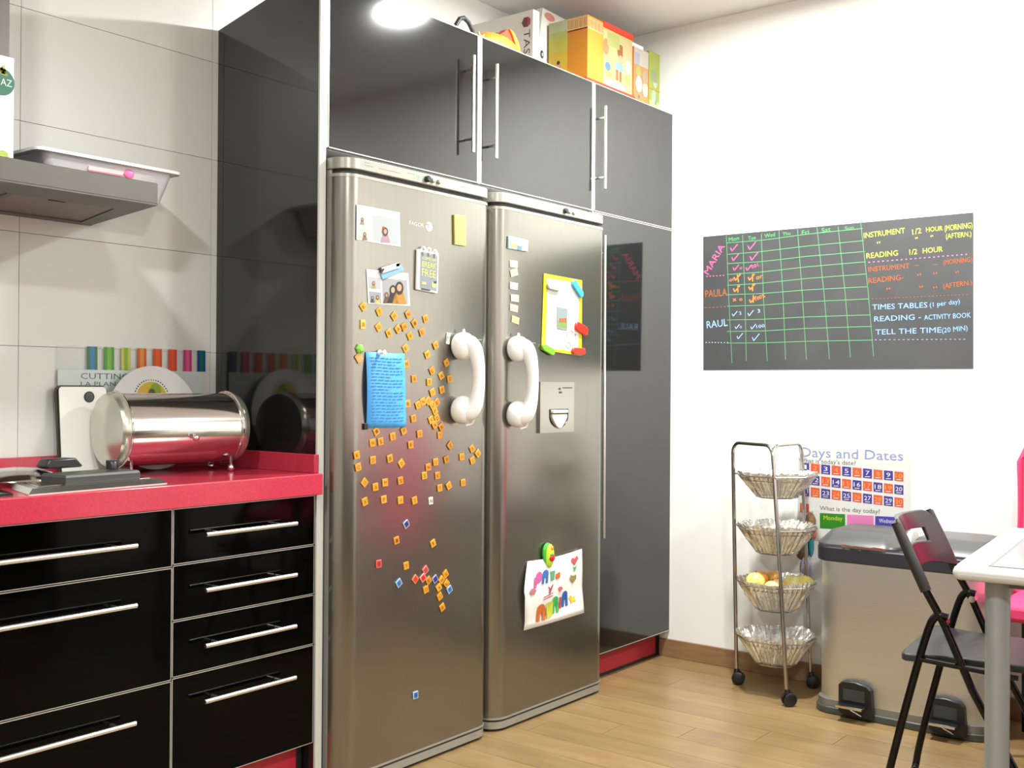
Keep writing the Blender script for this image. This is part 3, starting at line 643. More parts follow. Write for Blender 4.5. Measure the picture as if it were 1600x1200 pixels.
def lean_board(name, x0, x1, z1, y_bot, th, mt, label, cat, y_top=None, r=.012):
    """board standing on the worktop with its top leaning back; returns thing and a mapper"""
    y_top = y_top if y_top is not None else WB2-th-.001
    t = empty(name, ((x0+x1)/2, y_bot, WT), label, cat)
    ang = math.atan2(y_top-y_bot, z1-WT); H = (z1-WT)/math.cos(ang)
    def mp(x, h, d=0): return Vector((x, y_bot+h*math.sin(ang)-d*math.cos(ang), WT+h*math.cos(ang)+d*math.sin(ang)))
    P = []
    for cx_, ch, a0 in ((x0+r, r, PI), (x1-r, r, 1.5*PI), (x1-r, H-r, 0), (x0+r, H-r, .5*PI)):
        for i in range(5):
            a = a0+PI/2*i/4; P.append(mp(cx_+r*math.cos(a), ch+r*math.sin(a)))
    n = Vector((0, -math.cos(ang), math.sin(ang)))
    obj('board', MB().prism([p+Vector((0, 0, 0)) for p in P], n*th), mt, t, bev=.001)
    return t, mp, H
# glass board with stripes
xg0, xg1 = -.545, -.060
t, mp, H = lean_board('glass_cutting_board', xg0, xg1, 1.268, WB2-.012, .005, mat('board_glass', (.75, .80, .78), .08, alpha=.16), 'clear glass cutting board with bright striped bars along its top', 'cutting board', y_top=WB2-.0065, r=.006)
hb = H-.066
m = MB(); m.add([mp(xg0+.001, .01, .0008), mp(xg1-.001, .01, .0008), mp(xg1-.001, hb, .0008), mp(xg0+.001, hb, .0008)], [(0, 1, 2, 3)])
obj('frosted_band', m, mat('frosted_print', (.52, .58, .56), .35), t, smooth=False)
BARS = ['#1d7a3c,#2a7fc0,#1d7a3c', '#3f9f1c,#7cc02a,#3f9f1c', '#d8d05a,#8fb81c,#d8d05a', '#e0601c,#f09a3a,#e0601c', '#e2561a,#f06a2a,#e2561a', '#ea4a3c,#f0603c,#ea4a3c', '#e23c86,#ec6a9c,#e23c86', '#1c4f9c,#1d7a5c,#1c4f9c']
for i, u in enumerate((145.5, 172, 198, 223, 247.5, 271, 294.5, 316)):
    xc = at(u, 560, 'y', WB2-.012)[0]; hw = .0155*(1-.012*i)
    cs = BARS[i].split(',')
    for k, (a, b) in enumerate(((-1, -.42), (-.42, .42), (.42, 1))):
        m = MB(); m.prism([mp(xc+a*hw, hb, .0012), mp(xc+b*hw, hb, .0012), mp(xc+b*hw, H-.001, .0012), mp(xc+a*hw, H-.001, .0012)], (0, -.0006, 0))
        obj('colour_bar', m, flat(cs[k], .3), t, smooth=False)
m = MB(); a = mp(at(127, 590, 'y', WB2-.012)[0], hb-.026, .0012)
text_on(m, 'CUTTING', a, (1, 0, 0), mp(0, 1)-mp(0, 0), .150, .017)
a = mp(at(127, 600, 'y', WB2-.012)[0], hb-.046, .0012); text_on(m, 'LA PLANCHA', a, (1, 0, 0), mp(0, 1)-mp(0, 0), .170, .013)
obj('lettering', m, flat('#5d736c'), t)['kind'] = 'stuff'
# white board with dark rim
t, mp, H = lean_board('white_cutting_board', -.560, -.410, 1.158, WB2-.048, .007, mat('board_dark_rim', '#3a352c', .4), 'white cutting board with dark rim and round hole left of bread bin', 'cutting board', y_top=WB2-.026, r=.014)
m = MB(); r_ = .010; P = []
for cx_, ch, a0 in ((-.555+r_, .005+r_, PI), (-.415-r_, .005+r_, 1.5*PI), (-.415-r_, H-.005-r_, 0), (-.555+r_, H-.005-r_, .5*PI)):
    for i in range(5): q = a0+PI/2*i/4; P.append(mp(cx_+r_*math.cos(q), ch+r_*math.sin(q), .0085))
obj('white_face', m.prism(P, (0, -.002, 0)), mat('white_face_plastic', (.80, .80, .75), .3), t, ang=20)
hc = mp(-.468, H-.033, .0095)
obj('hole', MB().lathe([(.0155, 0), (.0155, .001)], hc, (0, -1, 0), 28), flat('#2a2c2c'), t)
obj('hole_back', MB().lathe([(.0125, 0), (.0125, .001)], hc+Vector((0, -.0008, 0)), (0, -1, 0), 24), flat('#5c605f'), t)
# plate
t = empty('round_plate', (-.30, .40, WT), 'round pale plate with a lemon print standing behind the bread bin', 'plate')
c = Vector((-.268, WB2-.036, 1.064)); nx = Vector((0, -1, .10)).normalized()
obj('dish', MB().lathe([(.001, .0), (.11, .0), (.144, .010), (.151, .013), (.151, .016), (.144, .014), (.110, .005), (.001, .005)], c, nx, 56), mat('pale_ceramic', (.66, .645, .64), .22), t, ang=50)
e2 = Vector((1, 0, 0)); e3 = nx.cross(e2)*-1
if e3.z < 0: e3 = -e3
def disc_on(nm, cc, r0, r1, n, h, off, parent, a0=0, a1=2*PI):
    m = MB(); P = [cc+nx*off+e2*math.cos(a0+(a1-a0)*i/n)*r0+e3*math.sin(a0+(a1-a0)*i/n)*r1 for i in range(n)]
    m.add([cc+nx*off]+P, [(0, 1+i, 1+(i+1) % n) for i in range(n)]); return obj(nm, m, flat(h, .3), parent, smooth=False)
disc_on('lemon_print', c+e3*.054, .052, .052, 30, '#d3c31e', .0056, t); disc_on('orange_print', c+e3*.064-e2*.022, .026, .030, 20, '#e0b22a', .0060, t)
disc_on('green_print', c+e3*.080+e2*.014, .018, .022, 16, '#8fae2a', .0064, t); disc_on('leaf_print', c+e3*.072, .012, .014, 10, '#4a5a1e', .0068, t)
m = MB()
for i in range(44):
    a = 2*PI*i/44; q = c+e3*.054+nx*.0056+e2*math.cos(a)*.058+e3*math.sin(a)*.058
    m.add([q-e2*.0022-e3*.0022, q+e2*.0022-e3*.0022, q+e2*.0022+e3*.0022, q-e2*.0022+e3*.0022], [(0, 1, 2, 3)])
obj('dotted_ring', m, flat('#5a4a4a'), t)['kind'] = 'stuff'
# built-in griddle with black control housing and lid
t = empty('electric_griddle', (-.68, .2, WT), 'steel griddle set in the pink worktop with black housing and lid handle', 'griddle')
fl_, fr_, br_, bl_ = Vector((-.872, -.012, WT)), Vector((-.498, .016, WT)), Vector((-.415, .425, WT)), Vector((-.765, .410, WT))
def inset(P, k, z):
    c_ = sum(P, Vector())/4; return [c_+(p-c_)*k+Vector((0, 0, z)) for p in P]
Q4 = [fl_, fr_, br_, bl_]
m = MB().loft([inset(Q4, 1, .0), inset(Q4, 1, .002), inset(Q4, .93, .013), inset(Q4, .90, .013)]); obj('frame', m, mat('griddle_steel', (.62, .61, .58), .22, metal=1), t, smooth=False)
m = MB().loft([inset(Q4, .82, .0135), inset(Q4, .80, .0145)]); obj('hot_plate', m, mat('plate_steel', (.52, .50, .47), .12, metal=1), t, smooth=False)
d_ = (fr_-fl_).normalized(); n_ = Vector((-d_.y, d_.x, 0))
def gb(nm, s0, s1, q0, q1, z0, z1, mt, par, tz=0, ty=0):
    o_ = fl_
    pts = lambda z, e: [o_+d_*(s0+e)+n_*(q0+e)+Vector((0, 0, z)), o_+d_*(s1-e)+n_*(q0+e)+Vector((0, 0, z)), o_+d_*(s1-e)+n_*(q1-e)+Vector((0, 0, z)), o_+d_*(s0+e)+n_*(q1-e)+Vector((0, 0, z))]
    return obj(nm, MB().loft([pts(z0, 0), pts(z0*.3+z1*.7, 0), pts(z1, tz)]), mt, par, smooth=False, bev=.0015)
hs = gb('housing', .125, .335, .052, .150, .0135, .034, mat('housing_grey', (.030, .032, .030), .38), t, .003)
kc = fl_+d_*.305+n_*.125
obj('knob', MB().lathe([(.015, .036), (.015, .050), (.012, .054)], (kc.x, kc.y, WT), (0, 0, 1), 18), BPLAST, t, ang=50)
obj('knob_grip', bx(kc.x-.016, kc.y-.003, WT+.050, kc.x+.016, kc.y+.003, WT+.058), BPLAST, t, bev=.001)
lc = fl_+d_*.130+n_*.262
m = MB(); m.lathe([(.001, .043), (.05, .040), (.080, .031), (.100, .018), (.102, .014)], (lc.x, lc.y, WT), (0, 0, 1), 36)
lid = obj('lid', m, mat('lid_steel', (.60, .58, .55), .13, metal=1), t, ang=60)
def hpiece(s0, s1, q, w1, z0, z1):
    m = MB(); o_ = fl_+d_*s0+n_*q; L_ = s1-s0
    prof = [(0, .25), (.08, 0), (.92, 0), (1, .1), (.80, 1), (.12, 1)]
    P = [o_+d_*(a*L_)+Vector((0, 0, z0+(z1-z0)*b)) for a, b in prof]
    return m.prism(P, -n_*w1)
obj('lid_handle', hpiece(.158, .262, .180, .045, .040, .064), mat('handle_black', (.010, .009, .009), .35), lid, bev=.004)
# glass ceramic hob further left
single('ceramic_hob', MB().prism([(-.90, .002, WT+.006), (-.80, .40, WT+.006), (-1.42, .40, WT+.006), (-1.48, .002, WT+.006)], (0, 0, .006)), mat('hob_glass', (.006, .006, .007), .05, ior=1.6), 'black glass ceramic hob beside the griddle', 'hob', org=(-1.15, .2, WT), bev=.001)
# ------------------------------------------------------------------ cooker hood and what lies on it
HZ0, HZ1 = 1.606, 1.661
t = empty('cooker_hood', (-1.0, .2, HZ0), 'steel cooker hood with a square chimney on the tiled wall', 'cooker hood')
Pl = [(-1.46, .006), (-.538, .006), (-.446, WB2-.0005), (-1.55, WB2-.0005)]
m = MB().plan(Pl, HZ0+.004, HZ1); obj('canopy', m, HOODST, t, smooth=False, bev=.001)
fx = [(-1.23, .145), (-.845, .145), (-.815, .42), (-1.26, .42)]; fx2 = [(-.828, .145), (-.572, .145), (-.500, .42), (-.800, .42)]
def und(poly, z0, z1): return MB().prism([(x, y, z1) for x, y in poly], (0, 0, z1-z0))
rim = MB()
for a, b, c_, d2_ in ((0, 1, 1, 0),): pass
outer = Pl
xs_ = [(-1.46, .006), (-.538, .006), (-.568, .145), (-1.43, .145)]
rim.plan([(-1.46, .006), (-.538, .006), (-.5116, .145), (-1.487, .145)], HZ0, HZ0+.004)
rim.plan([(-1.542, .42), (-.458, .42), (-.446, WB2-.0005), (-1.55, WB2-.0005)], HZ0, HZ0+.004)
rim.plan([(-.572, .145), (-.5116, .145), (-.458, .42), (-.500, .42)], HZ0, HZ0+.004)
rim.plan([(-.845, .145), (-.828, .145), (-.800, .42), (-.815, .42)], HZ0, HZ0+.004)
rim.plan([(-1.487, .145), (-1.23, .145), (-1.26, .42), (-1.542, .42)], HZ0, HZ0+.004)
obj('underside_frame', rim, HOODST, t, smooth=False)['kind'] = 'stuff'
for P in (fx, fx2): obj('grease_filter', MB().plan(P, HZ0+.0025, HZ0+.0045), mat('filter_metal', (.20, .155, .13), .4, metal=.6, var=((200, 200, 200), .3)), t, smooth=False)
obj('filter_latch', bx(-.74, .150, HZ0-.001, -.70, .158, HZ0+.003), BPLAST, t)
obj('chimney', bx(-1.15, .19, HZ1, -.822, WB2-.0005, CEIL), mat('chimney_steel', (.14, .135, .13), .38, metal=.7), t, smooth=False)
t = empty('white_box', (-.98, .08, HZ1), 'white carton with a green round logo on top of the hood', 'box')
obj('carton', bx(-1.10, .045, HZ1, -.884, .120, 1.894), mat('white_carton', (.88, .88, .87), .5), t, bev=.001)
q = at(1.5, 127, 'y', .0445)
obj('round_logo', MB().lathe([(.031, 0), (.031, .0008)], (q.x, .0452, q.z), (0, -1, 0), 30), flat('#3c7d68'), t)
m = MB(); text_on(m, 'AZ', (q.x-.001, .0440, q.z-.008), (1, 0, 0), (0, 0, 1), .026, .016); obj('logo_lettering', m, flat('#eef2ee'), t)['kind'] = 'stuff'
m = MB()
for u, v in ((3, 111), (7, 114), (5, 107)):
    q2 = at(u, v, 'y', .0444); m.add([q2+Vector((-.010, 0, -.004)), q2+Vector((.008, 0, -.006)), q2+Vector((.001, 0, .010))], [(0, 1, 2)])
obj('leaf_print', m, flat('#c6cf52'), t)['kind'] = 'stuff'
q2 = at(5, 243, 'y', .0444); obj('flower_print', MB().lathe([(.012, 0), (.012, .0006)], (q2.x, .0448, q2.z), (0, -1, 0), 12), flat('#bcd060'), t)
q2 = at(3, 249, 'y', .0444); obj('flower_print', MB().lathe([(.010, 0), (.010, .0006)], (q2.x, .0446, q2.z), (0, -1, 0), 12), flat('#e8d94a'), t)
# white tray
t = empty('white_tray', (-.51, .35, HZ1), 'white deep sided plastic tray with a pink tab lying on the hood', 'tray')
zr = 1.752
def rr4(x0, x1, y0, y1, z, r=.02):
    P = []
    for cx_, cy_, a0 in ((x0+r, y0+r, PI), (x1-r, y0+r, 1.5*PI), (x1-r, y1-r, 0), (x0+r, y1-r, .5*PI)):
        for i in range(4): a = a0+PI/2*i/3; P.append(Vector((cx_+r*math.cos(a), cy_+r*math.sin(a), z)))
    return P
m = MB().loft([rr4(-.660, -.345, .275, .435, HZ1+.001), rr4(-.700, -.318, .258, .452, zr-.006), rr4(-.721, -.301, .247, .461, zr-.005), rr4(-.721, -.301, .247, .461, zr), rr4(-.704, -.318, .262, .448, zr-.002), rr4(-.660, -.360, .294, .420, HZ1+.006)])
obj('tub', m, mat('tray_plastic', (.52, .51, .55), .35), t, ang=40)
m = MB().loft([rr4(-.7235, -.2985, .2445, .4635, zr-.006), rr4(-.7235, -.2985, .2445, .4635, zr+.002), rr4(-.716, -.306, .252, .456, zr+.002), rr4(-.716, -.306, .252, .456, zr-.006)], False, False); obj('rim', m, mat('tray_rim_lit', (.86, .86, .86), .35), t)  # rim coloured whiter than the tub to paint in its lit edge
m = MB(); quad_px(m, [(139, 259), (194, 269), (192, 274), (138, 265)], 'y', .259, .004); obj('pale_tab', m, flat('#f3dcd8', .4), t)
m = MB(); quad_px(m, [(140, 263), (190, 273), (192, 276), (138, 267)], 'y', .260, .004); obj('pink_tab_edge', m, flat('#e886b0', .4), t)
q = at(201, 271, 'y', .262); obj('pink_tab_end', MB().ell(q, (.017, .005, .014)), mat('pink_plastic', '#ee6fa8', .35), t)
# ------------------------------------------------------------------ things stored on top of the cupboards
CT = 2.3495
def carton(name, x0, x1, y0, y1, h, mt, label, rot=0, group=None, cat='box'):
    cx_, cy_ = (x0+x1)/2, (y0+y1)/2; t = empty(name, (cx_, cy_, CT), label, cat, group)
    M = Matrix.Translation((cx_, cy_, CT)) @ Matrix.Rotation(rot, 4, 'Z') @ Matrix.Translation((-cx_, -cy_, -CT))
    obj('carton', MB(M).box(x0, y0, CT, x1, y1, CT+h), mt, t, bev=.001)
    return t, M
def face(nm, M, pts, h, parent, plane='f', y=0, off=.0008):
    """flat print on the front (y) or left side (x) of a box; pts are (x or y, z)"""
    if plane == 'f': P = [(a, y-off, b) for a, b in pts]
    else: P = [(y-off, a, b) for a, b in pts]
    m = MB(M); m.add(P, [tuple(range(len(P)))]); return obj(nm, m, flat(h, .45, .50), parent, smooth=False)
def rect(a, b, c_, d_): return [(a, b), (c_, b), (c_, d_), (a, d_)]
def circ(a, b, r, n=14, ry=None): return [(a+r*math.cos(2*PI*i/n), b+(ry or r)*math.sin(2*PI*i/n)) for i in range(n)]

t, M = carton('coffee_machine_box', 1.108, 1.146, .085, .395, .222, mat('grey_white_carton', (.56, .55, .50), .5), 'greyish white coffee machine box with vertical lettering on its side')
m = MB(); text_on(m, 'TASSIMO', (1.1074, .128, CT+.150), (0, 0, -1), (0, -1, 0), .215, .030); obj('lettering', m, flat('#4a453c'), t)['kind'] = 'stuff'
face('emblem_print', M, circ(.118, CT+.180, .021, 6), '#7a4a3c', t, plane='s', y=1.108); face('emblem_side', M, [(.112, CT+.160), (.098, CT+.170), (.098, CT+.190), (.112, CT+.200)], '#c25a4c', t, plane='s', y=1.1078)
for i in range(5): face('cup_print', M, rect(.228+.026*i, CT+.150, .240+.026*i, CT+.168), '#8a867a', t, plane='s', y=1.108)
face('product_print', M, rect(.155, CT+.03, .185, CT+.11), '#2e2c28', t, plane='s', y=1.108)
t = empty('slim_white_box', (1.21, .06, CT), 'slim white box standing between the coffee machine box and the big orange box', 'box')
SA, SB = at(836, 100, 'y', .21), at(848, 12, 'y', .21)
obj('carton', MB().prism([(SA.x, .21, CT), (1.66, .21, CT), (1.68, .21, SB.z-.010), (SB.x, .21, SB.z)], (0, -.030, 0)), mat('white_carton2', (.62, .62, .58), .5), t, smooth=False)
M = None
def face0(nm, pts, h, par, y): m = MB(); m.add([(a, y, b) for a, b in pts], [tuple(range(len(pts)))]); return obj(nm, m, flat(h, .45), par, smooth=False)
RP = at(859, 27, 'y', .209); face0('red_print', circ(RP.x, RP.z, .036, 14, .016), '#e2988a', t, .2092)
RP = at(847, 85, 'y', .209); face0('dark_print', circ(RP.x, RP.z, .012, 12, .017), '#2f3a3a', t, .2092); face0('dark_print_core', circ(RP.x+.002, RP.z, .005, 8, .008), '#c9c9c0', t, .2086)
t, M = carton('orange_toy_box', 1.362, 1.690, .012, .199, .258, mat('orange_carton', '#c07a1c', .5), 'big orange and yellow toy box printed with playing children')
SX = 1.362
face('side_orange', M, rect(.107, CT+.002, .013, CT+.210), '#d98e22', t, 's', SX, .0006)
face('title_band', M, [(.107, CT+.205), (.013, CT+.205), (.013, CT+.257), (.107, CT+.257)], '#f1c88a', t, 's', SX, .0006)
for i in range(13): face('title_stripe', M, rect(.104-.007*i, CT+.215, .101-.007*i, CT+.250), ['#d98a4a', '#e9b45a', '#c97a52'][i % 3], t, 's', SX, .001)
face('title_underline', M, rect(.107, CT+.200, .013, CT+.206), '#e8702a', t, 's', SX, .0009)
for k, (a, b, c_, h_) in enumerate([(.198, .002, .107, '#eab22c'), (.198, .075, .107, '#e0b93a'), (.198, .135, .107, '#cfc552'), (.198, .185, .107, '#c3c86e'), (.198, .215, .107, '#cfd3a6')]):
    face('side_meadow', M, rect(a, CT+b, c_, CT+(.257 if k == 4 else [.075, .135, .185, .215][k])), h_, t, 's', SX, .0006)
for a, b, r_, h_ in ((.188, .030, .011, '#c2484a'), (.172, .050, .011, '#6e4a26'), (.150, .075, .012, '#e09aa0'), (.150, .094, .008, '#4a3020'), (.128, .055, .012, '#8ab8cc'), (.135, .020, .012, '#9c4a3a'), (.165, .018, .014, '#e88a7a'), (.155, .040, .010, '#efd860')):
    face('printed_figure', M, circ(a, CT+b, r_)[::-1], h_, t, 's', SX, .0012)
FX = .012
face('front_yellow', M, rect(1.363, CT+.012, 1.470, CT+.205), '#e8b244', t, 'f', FX, .0005); face('front_title', M, rect(1.363, CT+.205, 1.470, CT+.250), '#f3cf92', t, 'f', FX, .0005)
for i in range(12): face('title_stripe', M, rect(1.368+.0085*i, CT+.212, 1.372+.0085*i, CT+.244), ['#dd9a55', '#e9b45a', '#d38258'][i % 3], t, 'f', FX, .001)
face('front_picture', M, rect(1.472, CT+.012, 1.688, CT+.236), '#dfd294', t, 'f', FX, .0005)
for pts, h_ in ((rect(1.50, CT+.175, 1.59, CT+.228), '#c4c878'), (rect(1.615, CT+.150, 1.685, CT+.225), '#e6cf9a'), (circ(1.490, CT+.165, .022, 12, .034), '#c99a6a'), (circ(1.600, CT+.170, .026, 12, .030), '#b0703a'), (circ(1.600, CT+.138, .018), '#eebfa0'),
    (circ(1.592, CT+.105, .030, 12, .022), '#9cc4e6'), (rect(1.565, CT+.050, 1.582, CT+.092), '#e87a4a'), (rect(1.592, CT+.048, 1.606, CT+.090), '#e86a4a'), (circ(1.505, CT+.090, .020, 12, .018), '#6f94b8'), (circ(1.510, CT+.062, .026, 12, .014), '#b2d86a'), (circ(1.655, CT+.070, .026, 12, .020), '#b8dc78'), (circ(1.560, CT+.026, .075, 16, .016), '#f4f4f2'), (circ(1.585, CT+.030, .028, 14, .009), '#8f80c0'), (circ(1.655, CT+.120, .020, 12, .030), '#dfe6e2')):
    face('printed_scene', M, pts, h_, t, 'f', FX, .0009+.0001*random.random())
obj('red_lid_edge', MB(M).box(1.470, .008, CT+.240, 1.692, .20, CT+.262), mat('red_carton', '#b83220', .5), t, smooth=False)
obj('red_tray_edge', MB(M).box(1.345, .004, CT, 1.700, .21, CT+.011), mat('red_carton', '#b83220', .5), t, smooth=False)
t, M = carton('puzzle_game_box', 1.703, 1.818, .012, .16, .222, mat('peach_carton', '#b0744a', .5), 'peach coloured game box with round pictures next to the big orange box')
for pts, h_ in ((rect(1.704, CT+.150, 1.817, CT+.221), '#ddd0c4'), (rect(1.708, CT+.150, 1.745, CT+.200), '#b9bcd0'), (circ(1.738, CT+.125, .020, 12, .024), '#c8c46a'), (circ(1.790, CT+.110, .022, 14, .028), '#cbb494'), (circ(1.742, CT+.072, .026, 14, .034), '#e4ded2'), (circ(1.792, CT+.060, .022, 14, .032), '#e9d4cc'), (rect(1.704, CT+.003, 1.817, CT+.024), '#f2a24e'), (circ(1.742, CT+.020, .008), '#5f7ca0')):
    face('printed_picture', M, pts, h_, t, 'f', .012, .0006+.0003*random.random())
t, M = carton('thin_white_box', 1.703, 1.786, .018, .15, .016, mat('white_carton3', (.78, .76, .72), .5), 'thin white box lying on the peach game box')
t.location.z += .2225
t, M = carton('green_game_box', 1.832, 1.918, .016, .15, .236, mat('lime_carton', '#889234', .5), 'lime green game box, last of the boxes near the white wall')
for pts, h_ in ((circ(1.872, CT+.195, .022, 12, .026), '#b9c46c'), (rect(1.843, CT+.110, 1.895, CT+.160), '#a8b48a'), (circ(1.880, CT+.112, .018, 12, .026), '#d8d8cc'), (circ(1.868, CT+.052, .020, 12, .030), '#c4d8b8'), (circ(1.885, CT+.040, .012, 12, .024), '#8fae9a'), (rect(1.833, CT+.003, 1.917, CT+.030), '#d9dca0'), (rect(1.833, CT+.075, 1.917, CT+.080), '#d09a5a')):
    face('printed_picture', M, pts, h_, t, 'f', .016, .0006+.0003*random.random())
# orange bag with black strap
t = empty('orange_bag', (.86, .10, CT), 'orange bag with black carrying strap lying at the left on the cupboards', 'bag')
ORB = mat('orange_cloth', '#e8791c', .6, var=(30, .12))
c0 = Vector((.860, .058, CT)); m = MB(); rings = []
for i in range(7):
    a = PI/2*i/6; rings.append([c0+Vector((.125*math.cos(a)*math.cos(2*PI*k/28), .048*math.cos(a)*math.sin(2*PI*k/28), .056*math.sin(a)+.001)) for k in range(28)])
obj('pouch', m.loft(rings), ORB, t, ang=60)
m = MB(); P = []
for i in range(11):
    q = i/10; P.append((q, .885+.09*q+.050*math.sin(PI*q)*.3, .105, CT+.004+.098*math.sin(PI*(.18+.55*(1-q)))))
ring = [(.925, .094), (.950, .090), (.982, .058), (1.002, .002), (.975, .002), (.962, .045), (.944, .074)]
obj('flap', MB().prism([(x, .052, CT+z) for x, z in reversed(ring)], (0, -.05, 0)), ORB, t, bev=.003, smooth=False)
obj('flap_lining', MB().prism([(x, .060, CT+z) for x, z in [(.890, .003), (.975, .003), (.962, .045), (.944, .074), (.925, .094), (.880, .062)]], (0, -.03, 0)), mat('dark_orange_cloth', '#a8401a', .7), t, smooth=False)
m = MB().tube([(.905+.045*i/24, .048+.006*math.sin(i*1.9), CT+.050-.0022*i+.005*math.cos(i*1.9)) for i in range(22)], .0028, 6); obj('white_cord', m, flat('#ece2cc', .7), t)
m = MB().tube([(.625+.0, .05, CT+.002), (.632, .05, CT+.030), (.650, .05, CT+.054), (.674, .052, CT+.064), (.700, .054, CT+.056), (.722, .056, CT+.036), (.742, .058, CT+.012), (.755, .06, CT+.003)], .0075, 10); obj('strap', m, mat('black_webbing', (.02, .018, .02), .5), t, ang=60)
m = MB().tube([(.735, .040, CT+.030), (.745, .036, CT+.012), (.752, .034, CT+.004)], .004, 8); m.tube([(.762, .038, CT+.028), (.755, .036, CT+.012), (.748, .034, CT+.006)], .0035, 8); m.ell((.752, .036, CT+.014), (.010, .007, .009))
obj('knotted_tie', m, flat('#c9b88a', .7), t)
obj('dark_toggle', MB().ell((.735, .062, CT+.018), (.016, .010, .012)), mat('dark_brown_leather', '#4a2c16', .5), t, ang=60)
# ------------------------------------------------------------------ chalkboard
t = empty('chalkboard', (XW, -.7, 1.52), 'wide dark grey chalkboard with a coloured chalk timetable on the white wall', 'chalkboard')
XB = XW-.0025
P = [at(u, v, 'x', XB) for u, v in ((1099, 578), (1520.5, 576), (1520.5, 332), (1098.5, 370))]
obj('board', MB().prism([P[0], P[1], P[2], P[3]], (-.0022, 0, 0)), mat('chalkboard_grey', (.066, .068, .072), .42, var=(6, .18)), t, smooth=False)
XC = XB-.0006
m = MB()
for a, b in (((1135, 368), (1143.7, 567.5)), ((1160.3, 367), (1166, 564)), ((1189.6, 365), (1198.8, 564)), ((1217, 360.5), (1227.4, 562)), ((1246, 357), (1260, 562)), ((1276.4, 355), (1296, 561)), ((1309.5, 354), (1328.8, 558.5)), ((1345, 349), (1365, 557))):
    mid = ((a[0]+b[0])/2+random.uniform(-1.5, 1.5), (a[1]+b[1])/2); stroke_px(m, [a, mid, b], .85, 'x', XC)
for y0, y1 in ((379.6, 357), (397.6, 376), (412, 393), (429, 409), (446, 428), (460.6, 448), (478.6, 467), (500, 492), (518, 510), (536, 531.5)):
    stroke_px(m, [(1136, y0), (1190+random.uniform(-5, 5), y0+(y1-y0)*.22+.8), (1260, y0+(y1-y0)*.6), (1348+(y0-380)*.1, y1)], .95, 'x', XC)
obj('green_chalk_grid', m, mat('chalk_green', '#5fa06e', .9), t)['kind'] = 'stuff'
def chalk(nm, col, texts=(), strokes=(), w=1.3):
    m = MB()
    for (b, u0, v0, u1, v1, h) in texts: text_px(m, b, u0, v0, u1, v1, h, 'x', XC)
    for p in strokes: stroke_px(m, p, w, 'x', XC)
    o = obj(nm, m, mat('chalk_'+col, col, .9), t); o['kind'] = 'stuff'; return o
def tick(u, v, s=1.0): return [(u-5*s, v-1*s), (u-3*s, v+4*s), (u+5*s, v-6*s)]
def dots(a, b, n):
    return [[(a[0]+(b[0]-a[0])*(i+.1)/n, a[1]+(b[1]-a[1])*i/n), (a[0]+(b[0]-a[0])*(i+.5)/n, a[1]+(b[1]-a[1])*(i+.5)/n)] for i in range(n)]
chalk('green_chalk_days', '#54b06a', [('Mon', 1139, 378, 1155, 375, 7), ('Tue', 1169, 375.5, 1181, 374, 6.5), ('Wed', 1195, 372, 1211, 369, 6.5), ('Thu', 1223, 368.5, 1235, 367, 5.5), ('Fri', 1253, 367, 1264, 365.5, 7), ('Sat', 1284, 363.5, 1298, 361, 7), ('Sun', 1320, 360, 1334, 358, 6)])
chalk('pink_chalk_ticks', '#e8609a', [('MARIA', 1107, 430, 1133, 385, 11), ('o', 1156, 421, 1160, 420, 5), ('001.', 1175, 420, 1188, 415, 6)],
      [tick(1147, 388, 1.1), tick(1175, 385, 1.25), tick(1149, 403, 1.1), tick(1178, 402, 1.2), tick(1150, 419, .9), tick(1170, 419, .9)]+dots((1103, 432), (1134, 430), 6), 1.6)
chalk('orange_chalk_ticks', '#ef8a3c', [('or', 1140, 440, 1148, 438, 6), ('or', 1182, 437, 1192, 434, 7), ('x', 1145, 471, 1151, 470, 7), ('o', 1155, 470, 1160, 470, 6), ('100%', 1181, 470, 1196, 464, 6)],
      [tick(1152, 434, 1), [(1152, 429), (1154, 441)], tick(1174, 434, 1), [(1176, 428), (1176, 440)], tick(1151, 452, 1), [(1153, 446), (1153, 457)], tick(1175, 449, 1), [(1176, 443), (1176, 455)], tick(1176, 469, 1), [(1177, 461), (1177, 473)]], 1.8)
chalk('orange_chalk_name', '#a8602a', [('PAULA', 1102, 465, 1136, 462, 12)], dots((1101, 481), (1137, 479), 6))
chalk('blue_chalk_ticks', '#9cc0f0', [('RAUL', 1104.5, 513, 1137, 509, 11.5), ('2', 1155, 492, 1159, 491, 5), ('3', 1184, 489, 1188, 488, 6), ('0', 1156, 513, 1159, 513, 4), ('100', 1182, 513, 1195, 511, 5)],
      [tick(1148, 491, .8), tick(1173, 490, .9), tick(1152, 511, .7), tick(1177, 511, .8), tick(1156, 526, .9), tick(1181, 528, 1.1)]+dots((1102, 535), (1140, 535.5), 8), 1.2)
chalk('yellow_chalk_writing', '#dfe84a', [('INSTRUMENT', 1350, 372, 1414, 364, 8.5), ('1/2', 1426, 367, 1440, 364, 9), ('HOUR', 1447, 362.5, 1473, 360, 7.5), ('(MORNING)', 1476, 361, 1519.5, 356, 9), ('"', 1371, 386, 1376, 385, 8), ('"', 1431, 378, 1435, 377, 7), ('"', 1455, 375, 1459, 374, 7), ('(AFTERN.)', 1478, 373, 1518, 369, 8), ('READING', 1354, 404, 1403, 399, 8.5), ('1/2', 1421, 398, 1433, 397, 8.5), ('HOUR', 1442, 396, 1473, 393, 8.5)])
chalk('pink_chalk_dotted_line', '#c878b0', [], dots((1356, 410), (1515, 397), 22), 1.5)
